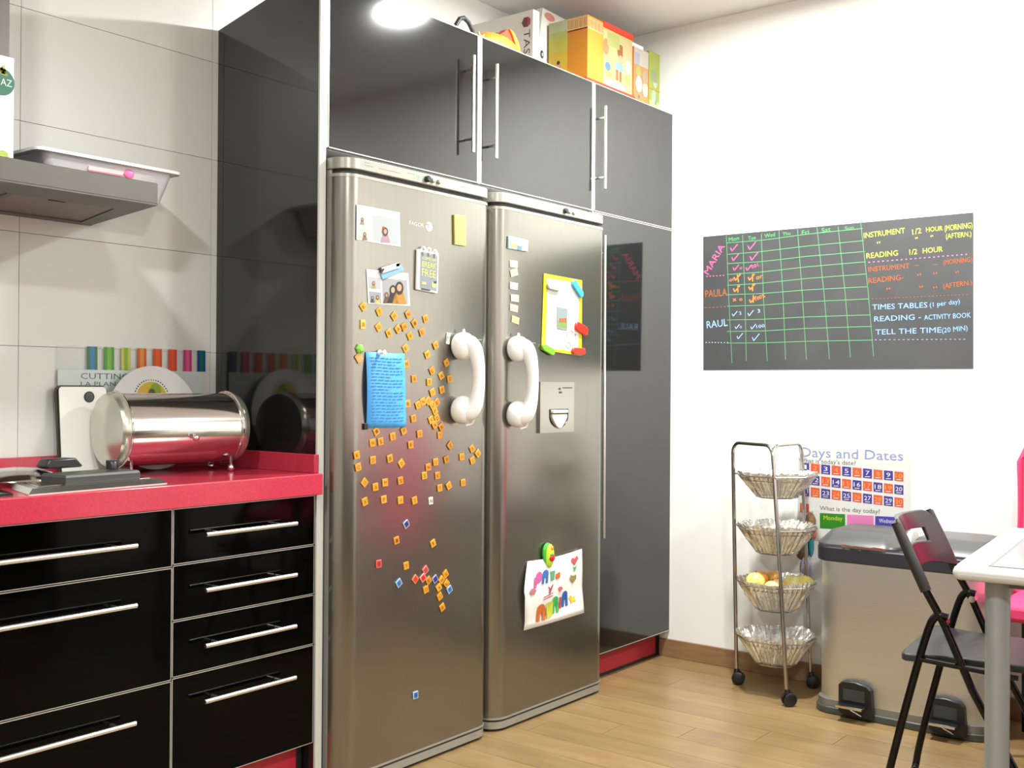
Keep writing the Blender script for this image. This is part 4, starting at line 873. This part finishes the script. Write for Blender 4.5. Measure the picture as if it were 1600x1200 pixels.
chalk('orange_chalk_writing', '#b0582a', [('INSTRUMENT', 1357, 425, 1421, 419, 8), ('-  -', 1428, 417, 1465, 415, 6), ('(MORNING)', 1474, 414, 1519, 409, 8), ('READING-', 1357, 443, 1412, 437, 8.5), ('"', 1434, 437, 1440, 436, 9), ('"', 1459, 434, 1465, 433, 8), ('"', 1494, 432, 1499, 431, 8), ('"', 1386, 459, 1392, 458, 9), ('"', 1438, 456, 1443, 455, 9), ('"', 1459, 456, 1465, 455, 8), ('(AFTERN.)', 1474, 451, 1519, 445, 8)], dots((1362, 467), (1515, 460), 26), .9)
chalk('blue_chalk_writing', '#8ab4ee', [('TIMES TABLES', 1363, 484, 1449, 480.5, 8.5), ('(1 per day)', 1453, 480, 1500, 474, 7.5), ('READING -', 1366, 502.5, 1439, 499, 8.5), ('ACTIVITY BOOK', 1444, 500, 1517, 496, 8), ('TELL THE TIME', 1368, 523, 1471, 519.5, 8.5), ('(20 MIN)', 1472, 520, 1512, 516, 8)])
chalk('lilac_chalk_dotted_line', '#a890c8', [], dots((1366, 531), (1512, 530), 20), 1.1)
# ------------------------------------------------------------------ poster
t = empty('calendar_poster', (XW, -.81, .8), 'white Days and Dates learning poster on the wall behind the bin', 'poster')
XP = XW-.0018
cor = [(1247.5, 697.5), (1423, 712.5), (1423.5, 855), (1246, 842)]
P = [at(u, v, 'x', XP) for u, v in (cor[3], cor[2], cor[1], cor[0])]
obj('paper', MB().prism(P, (-.0015, 0, 0)), flat('#e9e9e6', .4), t, smooth=False)
XQ = XP-.0005
def P2(u, v): return (u, v)
m = MB(); text_px(m, 'Days and Dates', 1252, 713.5, 1411, 720, 15.5, 'x', XQ); obj('title_lettering', m, flat('#8f9fd8'), t)['kind'] = 'stuff'
m = MB(); text_px(m, "What is today's date?", 1248, 722.5, 1337, 727, 7, 'x', XQ); text_px(m, 'What is the day today?', 1281, 797, 1375, 802.5, 7, 'x', XQ); obj('question_lettering', m, flat('#6c6c72'), t)['kind'] = 'stuff'
OR, PU = '#e8604a', '#4a3f9c'
rows = [(1, 1266.5, 1404.5, 730.5, 744.5), (11, 1265.5, 1404.5, 749, 765), (21, 1265, 1404.5, 767.5, 785)]
for r_i, (n0, ua, ub, va, vb) in enumerate(rows):
    for k in range(10):
        u = (ub-(9-k)*16.35); v = va+(vb-va)*(k/9); w_, h_ = 7.0, 7.4
        c_ = PU if (k % 2 == (0 if n0 != 11 else 1)) else OR
        if n0 == 1: c_ = OR if k % 2 else PU
        sl = (vb-va)/138
        if u < 1249: continue
        pc = [(u-w_, v-h_-w_*sl), (u+w_, v-h_+w_*sl), (u+w_, v+h_+w_*sl), (u-w_, v+h_-w_*sl)]
        m = MB(); quad_px(m, pc, 'x', XQ, .0004); q = obj('number_square', m, flat(c_, .4), t, smooth=False)
        m = MB(); s_ = str(n0+k); wl = 3.0 if len(s_) == 1 else 5.2
        text_px(m, s_, u-wl, v+2.2, u+wl, v+2.2+wl*sl, 7, 'x', XQ-.0005)
        m2 = obj('number', m, flat('#f6f4ee' if c_ == PU else '#f7b13a'), q)
        m = MB(); stroke_px(m, [(u-4, v+4.8), (u+4, v+5.2)], 1.2, 'x', XQ-.0005); obj('number_word', m, flat('#e9dfe6'), q)
m = MB(); quad_px(m, [(1250, 785.5), (1264, 787.5), (1264, 802), (1250, 800.5)], 'x', XQ, .0004); obj('number_square', m, flat(OR, .4), t, smooth=False)
for a, b, h_, tx, tc_c in ((1281, 1320.5, '#2f8a22', 'Monday', '#d8e23a'), (1323.5, 1365, '#ea86c0', 'Tuesday', '#ee92c8'), (1367.5, 1409, '#4a46a8', 'Wednesday', '#e9e9f4')):
    s0 = 801.5+(a-1281)*.055; m = MB(); quad_px(m, [(a, s0), (b, s0+2), (b, s0+26), (a, s0+24)], 'x', XQ, .0004); q = obj('day_panel', m, flat(h_, .4), t, smooth=False)
    m = MB(); text_px(m, tx, a+6, s0+10.5, b-4, s0+12, 7, 'x', XQ-.0005); obj('day_lettering', m, flat(tc_c), q)['kind'] = 'stuff'
# ------------------------------------------------------------------ vegetable trolley
TCx, TCy = 1.788, -.590
t = empty('basket_trolley', (TCx, TCy, 0), 'chrome four tier basket trolley on castors beside the steel bin', 'trolley')
TU = mat('chrome_tube', (.48, .46, .44), .16, metal=1)
posts = {'L': ((1.790, -.425), (1.785, -.405)), 'M': ((1.640, -.700), (1.658, -.632)), 'R': ((1.930, -.672), (1.930, -.627))}
TZ = .950
def post_at(k, z):
    (a, b), (c_, d_) = posts[k]; q = (z-.05)/(TZ-.05); return Vector((a+(c_-a)*q, b+(d_-b)*q, z))
def bent(k1, k2):
    a, b = post_at(k1, TZ), post_at(k2, TZ); d = (b-a).normalized(); r = .045; P = [post_at(k1, .055), post_at(k1, .5), post_at(k1, TZ-r)]
    for i in range(1, 6): q = PI/2*i/5; P.append(a+Vector((0, 0, -r+r*math.sin(q)))+d*(r-r*math.cos(q)))
    for i in range(0, 6): q = PI/2*i/5; P.append(b+Vector((0, 0, -r+r*math.cos(q)))-d*(r-r*math.sin(q)))
    return P
P = bent('L', 'M'); obj('post_hoop', MB().tube(P+[post_at('M', .5), post_at('M', .055)], .0075, 12), TU, t)
P = bent('R', 'M'); P = P[:-1]+[P[-1]]
obj('post_hoop', MB().tube(P, .0072, 12), TU, t)
for k in 'LMR':
    b = post_at(k, .0); b.z = 0; dv = Vector((.35, -.94, 0)) if k != 'M' else Vector((.8, -.6, 0)); sx = Vector((-dv.y, dv.x, 0)); c_ = b+dv*.006+Vector((0, 0, .025))
    cs = obj('castor', MB().tube([b+Vector((0, 0, .062)), b+Vector((0, 0, .044))], [.010, .013], 14), BPLAST, t)
    for s in (-1, 1):
        obj('wheel', MB().lathe([(.010, 0), (.023, .001), (.0249, .004), (.0249, .011), (.020, .014), (.001, .015)], c_+sx*(s*.003), sx*s, 26), BPLAST, cs, ang=40)
    obj('castor_hood', MB().tube([c_+Vector((0, 0, 0))-dv*.006+Vector((0, 0, .021)), c_+dv*.012+Vector((0, 0, .020))], [.012, .007], 10), BPLAST, cs)
RB = .150
def octa(r, z, k, n=8, jit=None):
    a = 2*PI*k/n+PI/8; return Vector((TCx+r*math.cos(a), TCy+r*math.sin(a), z))
for ti, (zr, zb_) in enumerate(((.832, .748), (.632, .535), (.420, .318), (.212, .112))):
    random.seed(40+ti)
    bk = obj('basket', MB().tube([octa(RB, zr, k) for k in range(8)], .0028, 8, closed=True), TU, t, label=['top basket', 'second basket', 'third basket', 'lowest basket'][ti])
    wv = MB(); wv.tube([octa(RB*.90, zr-.018, k) for k in range(8)], .0016, 6, closed=True); wv.tube([octa(.078, zb_, k) for k in range(8)], .0022, 6, closed=True)
    for k in range(40):
        a = k/40*8; i = int(a); f = a-i; p = octa(RB, zr, i)*(1-f)+octa(RB, zr, i+1)*f; q = octa(.078, zb_, i)*(1-f)+octa(.078, zb_, i+1)*f; wv.tube([p, q], .0011, 5, cap=False)
    for k in range(-2, 3): x_ = .03*k; L_ = math.sqrt(.07**2-x_**2); wv.tube([(TCx+x_, TCy-L_, zb_), (TCx+x_, TCy+L_, zb_)], .0012, 5)
    for k in 'LMR':
        p = post_at(k, zr-.004); c_ = Vector((TCx, TCy, zr-.004)); wv.tube([p, c_+(p-c_).normalized()*RB*.94], .003, 6)
    obj('wire_mesh', wv, TU, bk)['kind'] = 'stuff'
    # crinkled foil liner: fluted wall, ragged top
    n = 96; rings = []
    top = [.012+.010*random.random() for _ in range(n)]
    for k in range(n):
        if ti in (2, 3): top[k] += .010*max(0, math.sin(k*.21+ti))
    def foil(r, z, amp, k):
        a = k/n*8; i = int(a); f = a-i; c0_ = octa(1, 0, i)*(1-f)+octa(1, 0, i+1)*f; d_ = Vector((c0_.x-TCx, c0_.y-TCy, 0)); fl2 = amp*(1 if k % 2 else -1)+random.uniform(-amp, amp)*.8
        d_ = d_*(r+fl2); return Vector((TCx+d_.x, TCy+d_.y, z+random.uniform(-.002, .002)))
    H_ = zr-zb_
    for r_, z_, am in ((.070, zb_+.004, .002), (.084, zb_+.012, .004), (.105, zb_+H_*.42, .0045), (.128, zb_+H_*.72, .004)):
        rings.append([foil(r_, z_, am, k) for k in range(n)])
    rings.append([foil(.142, zr-.006+.0*top[k], .003, k) for k in range(n)])
    rings.append([foil(.150, zr+top[k]*.75, .004, k) for k in range(n)])
    rings.append([foil(.132, zr+.002-top[k]*.6, .006, k) for k in range(n)])
    rings.append([foil(.112, zb_+H_*.50, .006, k) for k in range(n)]); rings.append([foil(.075, zb_+.016, .004, k) for k in range(n)])
    obj('foil_liner', MB().loft(rings), FOIL, bk, smooth=False)
# food in the baskets
def fruit(name, x, y, z, r, col, label, cat, group, sq=.95, stalk=True, col2=None):
    t2 = empty(name, (TCx+x, TCy+y, z-r*sq), label, cat, group); c = Vector((TCx+x, TCy+y, z)); m = MB(); rings = []
    for i in range(11):
        a = -PI/2+PI*i/10; rr = r*math.cos(a)*(1-.06*math.sin(a)); zz = r*sq*math.sin(a)-(.10*r*max(0, math.sin(a))**8)
        rings.append([c+Vector((max(rr, .0012)*math.cos(2*PI*k/20), max(rr, .0012)*math.sin(2*PI*k/20), zz)) for k in range(20)])
    obj('flesh', m.loft(rings), mat('skin_'+col.strip('#'), col, .35, var=(35, .12), col2=col2), t2, ang=80)
    if stalk: obj('stalk', MB().tube([c+Vector((0, 0, r*sq*.8)), c+Vector((.003, .001, r*sq*1.08))], .0014, 6), flat('#5a4020'), t2)
z3 = .405
for x, y, z, r, col, c2, nm, lab in [(-.085, .045, z3+.028, .036, '#dfe08a', '#cfc860', 'apple', 'yellow green apple at the far left of the third basket'), (-.075, -.020, z3+.004, .035, '#ecdc9a', '#e0a860', 'apple', 'pale yellow apple at the front left of the third basket'),
    (-.018, .060, z3+.026, .032, '#e8984a', '#dc7a34', 'orange_fruit', 'orange fruit at the back of the third basket'), (.015, -.060, z3+.016, .036, '#e2e29a', '#d6cf72', 'apple', 'pale apple behind the middle post in the third basket'),
    (.045, -.092, z3+.012, .038, '#d8e07a', '#e0a850', 'apple', 'green yellow apple with orange blush right of the middle post'), (.055, .040, z3+.020, .032, '#dca852', '#c98a3a', 'orange_fruit', 'dull orange fruit at the back right of the third basket'), (-.020, -.015, z3+.002, .034, '#efc07a', '#e09a50', 'apple', 'peach coloured apple at the centre of the third basket')]:
    fruit(nm, x, y, z, r, col, lab, 'fruit', 'fruit in the third basket', col2=c2, stalk=nm == 'apple')
for x, y, col, lab in [(-.07, .02, '#e6c98a', 'pale yellow onion at the left of the second basket'), (-.01, -.03, '#ecd9a0', 'pale yellow onion at the middle of the second basket'), (-.03, .05, '#d8b878', 'pale onion at the back of the second basket')]:
    fruit('onion', x, y, .602, .034, col, lab, 'onion', 'onions in the second basket', sq=.85)
for x, y, col, lab in [(-.085, .01, '#e0b0a0', 'pinkish garlic bulb at the left of the top basket'), (.02, -.02, '#8a8070', 'grey brown garlic bulb by the middle post in the top basket')]:
    fruit('garlic', x, y, .812, .026, col, lab, 'garlic', 'garlic in the top basket', sq=.8)
# patterned bag hanging between trolley and bin
t = empty('hanging_bag', (1.96, -.745, .6), 'brown and teal patterned bag hanging between the trolley and the bin', 'bag')
def lump(nm, c, r, col, seed, n=14):
    random.seed(seed); m = MB().ell(c, r, n); c = Vector(c); m.v = [c+(v-c)*random.uniform(.82, 1.12) for v in m.v]; return obj(nm, m, mat('cloth_'+col.strip('#'), col, .8, var=(40, .3)), t, ang=60)
bp_ = at(1266, 815, 'x', 1.965); lump('brown_gather', bp_, (.025, .020, .035), '#8a6a4a', 2)
bp_ = at(1268, 833, 'x', 1.965); lump('rosy_fold', bp_, (.022, .018, .028), '#b06a5a', 3)
bp_ = at(1267, 852, 'x', 1.965); lump('teal_panel', bp_, (.014, .012, .045), '#2f7c92', 4)
bp_ = at(1254, 858, 'x', 1.970); lump('brown_pocket', bp_, (.022, .030, .040), '#7a6244', 5)
bp_ = at(1259, 888, 'x', 1.970); lump('lilac_hem', bp_, (.018, .024, .052), '#b4a8cc', 6)
obj('hook', MB().tube([(XW, bp_.y-.01, .68), (XW-.02, bp_.y-.01, .675), (XW-.03, bp_.y-.01, .66)], .003, 8), CHROME, t)
# ------------------------------------------------------------------ pedal bin
t = empty('pedal_bin', (1.82, -1.09, 0), 'wide brushed steel double pedal bin with dark lids against the white wall', 'bin')
BX0, BX1, BY0, BY1 = 1.655, 1.975, -1.395, -.795
def rpl(x0, x1, y0, y1, r, n=8):
    P = []
    for cx_, cy_, a0 in ((x0+r, y0+r, PI), (x1-r, y0+r, 1.5*PI), (x1-r, y1-r, 0), (x0+r, y1-r, .5*PI)):
        for i in range(n+1): a = a0+PI/2*i/n; P.append((cx_+r*math.cos(a), cy_+r*math.sin(a)))
    return P
obj('base', MB().plan(rpl(BX0-.008, BX1, BY0-.006, BY1+.008, .07), 0, .026), mat('bin_base', (.05, .055, .05), .4), t, bev=.004, ang=40)
obj('skirt', MB().plan(rpl(BX0-.001, BX1-.004, BY0, BY1+.001, .065), .026, .050), mat('bin_skirt', (.22, .22, .21), .35, metal=.5), t, ang=40)
obj('body', MB().plan(rpl(BX0, BX1-.005, BY0, BY1, .095, 12), .050, .545), BINST, t, ang=40)
obj('collar', MB().plan(rpl(BX0-.006, BX1, BY0-.005, BY1+.006, .068), .545, .598), DGREY, t, bev=.005, ang=40)
def bin_lid(y0, y1, lab):
    a = rpl(BX0+.002, BX1-.008, y0, y1, .05); b = rpl(BX0+.06, BX1-.03, y0+.035, y1-.03, .03); c_ = rpl(BX0-.002, BX1-.004, y0-.002, y1+.002, .052)
    m = MB().loft([[Vector((x, y, .598)) for x, y in c_], [Vector((x, y, .606)) for x, y in c_], [Vector((x, y, .612)) for x, y in a], [Vector((x, y, .650)) for x, y in b], [Vector((x, y, .654)) for x, y in rpl(BX0+.075, BX1-.045, y0+.05, y1-.045, .025)]])
    return obj('lid', m, BLID, t, ang=25, label=lab)
l1 = bin_lid(-1.085, BY1-.002, 'left lid with a crumpled liner showing'); l2 = bin_lid(BY0+.002, -1.110, 'right lid')
obj('lid_highlight', MB().lathe([(.001, 0), (.045, .002), (.050, .022), (.001, .024)], (1.80, -1.086, .615), (0, -1, 0), 20), mat('highlight_white', (.72, .72, .70), .2), t, ang=50)  # pale disc modelled in place of the white highlight between the lids
random.seed(9); q0 = at(1310, 838, 'x', BX0+.004); m = MB(); vs = []
for i in range(13):
    y = q0.y-.015-.013*i; vs += [(BX0-.003, y, .600), (BX0-.008-.004*random.random(), y, .606+.006*random.random())]
m.add(vs, [(2*i, 2*i+1, 2*i+3, 2*i+2) for i in range(12)]); obj('bag_liner_edge', m, flat('#d89a84', .5), l1)
def pedal(u0, u1, v0):
    a = at(u0, v0, 'x', BX0-.01); b = at(u1, v0+8, 'x', BX0-.01); y1_, y0_ = a.y, b.y; z0 = .012; xf = BX0-.03
    hh = .118
    pd = obj('pedal_housing', MB().prism([(xf, y1_, z0+.012), (xf, y1_, z0+hh-.012), (xf, y1_-.014, z0+hh), (xf, (y0_+y1_)/2, z0+hh+.004), (xf, y0_+.014, z0+hh-.004), (xf, y0_, z0+hh-.018), (xf, y0_-.008, z0+.002), (xf, y1_-.02, z0)][::-1], (-.032, 0, 0)), BPLAST, t, bev=.003)
    obj('pedal_recess', bx(xf-.001, y0_+.020, z0+.055, xf+.002, y1_-.018, z0+.095), mat('pedal_recess_grey', (.035, .037, .035), .5), pd)
    m = MB(); m.prism([(xf-.046, y1_-.006, z0+.036), (xf-.046, y0_+.012, z0+.036), (xf-.046, y0_+.012, z0+.046), (xf-.046, y1_-.006, z0+.046)][::-1] if False else [(xf-.046, y0_+.012, z0+.036), (xf-.046, y0_+.012, z0+.046), (xf-.046, y1_-.006, z0+.046), (xf-.046, y1_-.006, z0+.036)], (-.044, 0, 0))
    p_ = obj('pedal', m, BPLAST, pd, bev=.003)
    obj('pedal_chrome_lip', bx(xf-.0485, y0_+.014, z0+.038, xf-.045, y1_-.008, z0+.045), CHROME, pd)
    obj('pedal_rod', MB().tube([(xf-.040, (y0_+y1_)/2, z0+.036), (xf-.006, y0_+.03, z0+.010)], .0025, 8), CHROME, pd)
pedal(1313, 1363, 1078); pedal(1453, 1508, 1106)
# ------------------------------------------------------------------ table
TH = math.radians(5.2); tx = Vector((math.cos(TH), math.sin(TH), 0)); ty = Vector((math.sin(TH), -math.cos(TH), 0))
TP = Vector((.524, -1.594, 0))
MT = Matrix.Translation(TP) @ Matrix(((tx.x, ty.x, 0, 0), (tx.y, ty.y, 0, 0), (0, 0, 1, 0), (0, 0, 0, 1)))
MT = Matrix.Translation(TP) @ Matrix(((tx.x, -ty.x, 0, 0), (tx.y, -ty.y, 0, 0), (0, 0, 1, 0), (0, 0, 0, 1)))  # local +x away from the near corner, local -y towards the far end of the table
t = empty('dining_table', (1.0, -2.2, 0), 'white framed table with a frosted glass top and thick grey round legs', 'table')
TL_, TW = 1.25, .86
def bar(x0, y0, x1, y1): return MB(MT).box(x0, y0, .718, x1, y1, .752)
m = MB(MT); sec = lambda p: p
obj('frame_rail', bar(0, -TL_, .048, 0), TFRAME, t, bev=.014); obj('frame_rail', bar(TW-.048, -TL_, TW, 0), TFRAME, t, bev=.014)
obj('frame_end', bar(.040, -.075, TW-.040, -.0005), TFRAME, t, bev=.010); obj('frame_end', bar(.040, -TL_+.0005, TW-.040, -TL_+.075), TFRAME, t, bev=.010)
obj('glass_top', MB(MT).box(.055, -TL_+.082, .742, TW-.055, -.082, .7526), GLASST, t)
obj('glass_seal', MB(MT).box(.046, -TL_+.073, .735, TW-.046, -.073, .7523), mat('grey_seal', (.16, .16, .16), .6), t)
obj('apron', MB(MT).box(.07, -TL_+.09, .700, TW-.07, -.09, .719), mat('apron_dark', (.12, .12, .12), .5), t)
for lx, ly in ((.082, -.088), (TW-.082, -.088), (.082, -TL_+.088), (TW-.082, -TL_+.088)):
    lg_ = obj('leg', MB(MT).lathe([(.027, .012), (.0275, .05), (.0275, .690)], (lx, ly, 0), (0, 0, 1), 28), TLEG, t, ang=50)
    obj('leg_collar', MB(MT).lathe([(.0285, .676), (.0285, .7185)], (lx, ly, 0), (0, 0, 1), 28), mat('collar_grey', (.30, .31, .32), .35), lg_)
    obj('leg_foot', MB(MT).lathe([(.024, 0), (.029, .003), (.029, .012)], (lx, ly, 0), (0, 0, 1), 20), BPLAST, lg_)
# ------------------------------------------------------------------ folding chair
hd = math.radians(5); rv = Vector((math.cos(hd), math.sin(hd), 0)); fv = Vector((math.sin(hd), -math.cos(hd), 0))
C0 = Vector((.850, -1.322, 0))
def CH(w_, s, z): return C0+rv*w_+fv*s+Vector((0, 0, z))   # w across, s forward, z up
CWD = .400
t = empty('folding_chair', C0+rv*.2+fv*.2, 'black folding chair with a slotted plastic back pushed up to the table', 'chair')
def smooth_path(P, it=2):
    P = [Vector(p) for p in P]
    for _ in range(it):
        Q = [P[0]]
        for a, b in zip(P, P[1:]): Q += [a*.75+b*.25, a*.25+b*.75]
        Q.append(P[-1]); P = Q
    return P
for w_, nm in ((0, 'near'), (CWD, 'far')):
    top = CH(w_, .045, .785)
    obj('back_leg_tube', MB().tube([CH(w_, .030, .800), CH(w_, .113, .622), CH(w_, .158, .542), CH(w_, .230, .375), CH(w_, .315, .240-.02), CH(w_, .425, .018)], .0105, 12), CTUBE, t)
    obj('rubber_sleeve', MB().tube([CH(w_, .034, .797), CH(w_, .075, .706), CH(w_, .112, .624)], [.0125, .0150, .0145], 14), mat('rubber_black', (.02, .02, .02), .45), t)
    P = smooth_path([CH(w_, .168, .560), CH(w_, .140, .566), CH(w_, .118, .53), CH(w_, .060, .30), CH(w_, .008, .075), CH(w_, .0, .012), CH(w_+(.05 if not w_ else -.05), .0, .012)], 2)
    obj('front_leg_tube', MB().tube(P, .0105, 12), CTUBE, t)
    obj('pivot_bolt', MB().tube([CH(w_-.018, .160, .545), CH(w_+.018, .160, .545)], .010, 12), CHROME if w_ else CTUBE, t)
obj('floor_bar', MB().tube([CH(.045, .0, .012), CH(CWD-.045, .0, .012)], .0105, 12), CTUBE, t)
obj('front_floor_bar', MB().tube([CH(0, .425, .014), CH(CWD, .425, .014)], .0105, 12), CTUBE, t)
for w_ in (0, CWD): obj('rubber_foot', MB().lathe([(.016, 0), (.017, .012), (.015, .026)], CH(w_, .425, 0), (0, 0, 1), 14), BPLAST, t)
# backrest: curved slab with a hand slot
def back_pt(a, b, d=0):
    """a 0..1 across, b 0..1 bottom to top, d thickness forward"""
    w_ = .004+(CWD-.008)*a; bow = -.045*math.sin(PI*a); s = .040+.075*(1-b)+bow; z = .640+.165*b
    return CH(w_, s+d, z)
def back_poly():
    out = []; r = .16
    pts = [(0, .0), (.06, .02), (.94, .02), (1, 0), (1, .35), (.985, .75), (.93, .95), (.80, 1.0), (.5, 1.02), (.20, 1.0), (.07, .95), (.015, .75), (0, .35)]
    return pts
NXB, NYB = 24, 12; vs = []; fs = []; hole = lambda i, j: 5 <= i < 19 and 5 <= j < 8
def shape(a, b):
    top = 1.0-.22*max(0, abs(a-.5)*2-.72)**2/.0784*.9; bot = .0+.16*math.sin(PI*a)
    return back_pt(a, bot+(top-bot)*b)
nB = Vector(fv)
front_v = [[shape(i/NXB, j/NYB)+nB*.006 for i in range(NXB+1)] for j in range(NYB+1)]; back_v = [[shape(i/NXB, j/NYB)-nB*.006 for i in range(NXB+1)] for j in range(NYB+1)]
W_ = NXB+1; vs = [p for r in front_v for p in r]+[p for r in back_v for p in r]; O_ = W_*(NYB+1); fs = []
solid = lambda i, j: 0 <= i < NXB and 0 <= j < NYB and not hole(i, j)
for j in range(NYB):
    for i in range(NXB):
        if not solid(i, j): continue
        a, b, c_, d_ = j*W_+i, j*W_+i+1, (j+1)*W_+i+1, (j+1)*W_+i
        fs += [(d_, c_, b, a), (a+O_, b+O_, c_+O_, d_+O_)]
        if not solid(i-1, j): fs.append((a, a+O_, d_+O_, d_))
        if not solid(i+1, j): fs.append((b, c_, c_+O_, b+O_))
        if not solid(i, j-1): fs.append((a, b, b+O_, a+O_))
        if not solid(i, j+1): fs.append((d_, d_+O_, c_+O_, c_))
obj('backrest', MB().add(vs, fs), mat('back_plastic', (.005, .0045, .005), .24), t, bev=.003, ang=50)
# seat: rear edge rounded, tapering
sp_ = [(.008, .075), (.000, .055), (.010, .046), (.050, .040), (.35, .040), (.385, .046), (.398, .058), (.392, .075), (.372, .13), (.372, .38), (.360, .400), (.04, .400), (.028, .38), (.028, .13)]
sp_ = [(-.012, .060), (.0, .050), (.04, .046), (.36, .046), (.40, .050), (.412, .060), (.41, .080), (.382, .150), (.374, .20), (.374, .385), (.355, .405), (.045, .405), (.026, .385), (.026, .20), (.018, .150), (-.010, .080)]
tp = [CH(a, b, .452) for a, b in sp_]
obj('seat', MB().prism(tp if (tp[1]-tp[0]).cross(tp[3]-tp[0]).z > 0 else tp[::-1], (0, 0, .020)), CSEAT, t, bev=.004, ang=40)
obj('seat_rail', MB().tube([CH(-.004, .10, .440), CH(-.004, .34, .425)], .007, 8), CTUBE, t); obj('seat_rail', MB().tube([CH(CWD+.004, .10, .440), CH(CWD+.004, .34, .425)], .007, 8), CTUBE, t)
# ------------------------------------------------------------------ pink upholstered chairs behind the table
def pink_chair(y1, label):
    t = empty('pink_chair', (1.72, y1-.21, 0), label, 'chair', 'pink upholstered chairs by the white wall')
    x0, x1, y0 = 1.55, 1.93, y1-.42
    obj('seat_cushion', bx(x0, y0, .43, x1-.02, y1, .485), PINKC, t, bev=.015)
    m = MB(); rings = []
    for i in range(9):
        q = i/8; z = .47+.51*q; xx = x1-.06+.035*q; ins = .012*math.sin(PI*q)+(.03 if i == 8 else 0); th = .034 if i < 8 else .018
        rings.append([Vector((xx-th/2, y0-.02+ins, z)), Vector((xx+th/2, y0-.02+ins, z)), Vector((xx+th/2, y1+.02-ins, z)), Vector((xx-th/2, y1+.02-ins, z))])
    obj('backrest', m.loft([r[::1] for r in rings]), PINKC, t, bev=.010, ang=60)
    m = MB(); m.tube([(x1-.078, y1+.004, .50), (x1-.062, y1-.006, .70), (x1-.048, y1-.004, .93), (x1-.046, y1-.04, .967), (x1-.046, y0+.04, .967)], .004, 8)
    obj('piping', m, mat('dark_pink_piping', (.45, .02, .08), .6), t)
    for a, b in ((x0+.02, y1-.02), (x0+.02, y0+.02), (x1-.05, y1-.02), (x1-.05, y0+.02)):
        obj('leg', MB().tube([(a, b, .43), (a, b, 0)], [.014, .011], 10), BPLAST, t)
pink_chair(-1.435, 'pink upholstered chair with black legs behind the table, nearest the bin')
pink_chair(-2.00, 'pink upholstered chair behind the table, farther from the bin')
# ------------------------------------------------------------------ opposite side of the kitchen, seen only in reflections
t = empty('opposite_cabinets', (-1.0, -3.5, 0), 'run of black base cabinets along the opposite wall', 'cabinet')
for i in range(6):
    x0 = -3.2+.70*i; obj('cabinet_door', bx(x0+.002, -3.30, .10, x0+.698, -3.28, .86), BLACK, t, smooth=False)
obj('carcass', bx(-3.2, YF+.002, .10, 1.0, -3.30, .86), BLACKM, t, smooth=False); obj('plinth', bx(-3.2, -3.38, 0, 1.0, -3.36, .10), RED, t)
single('opposite_worktop', bx(-3.22, YF+.002, .862, 1.02, -3.25, .912), PINK, 'pink worktop on the cabinets along the opposite wall', 'worktop', org=(-1, -3.5, .86), bev=.003)
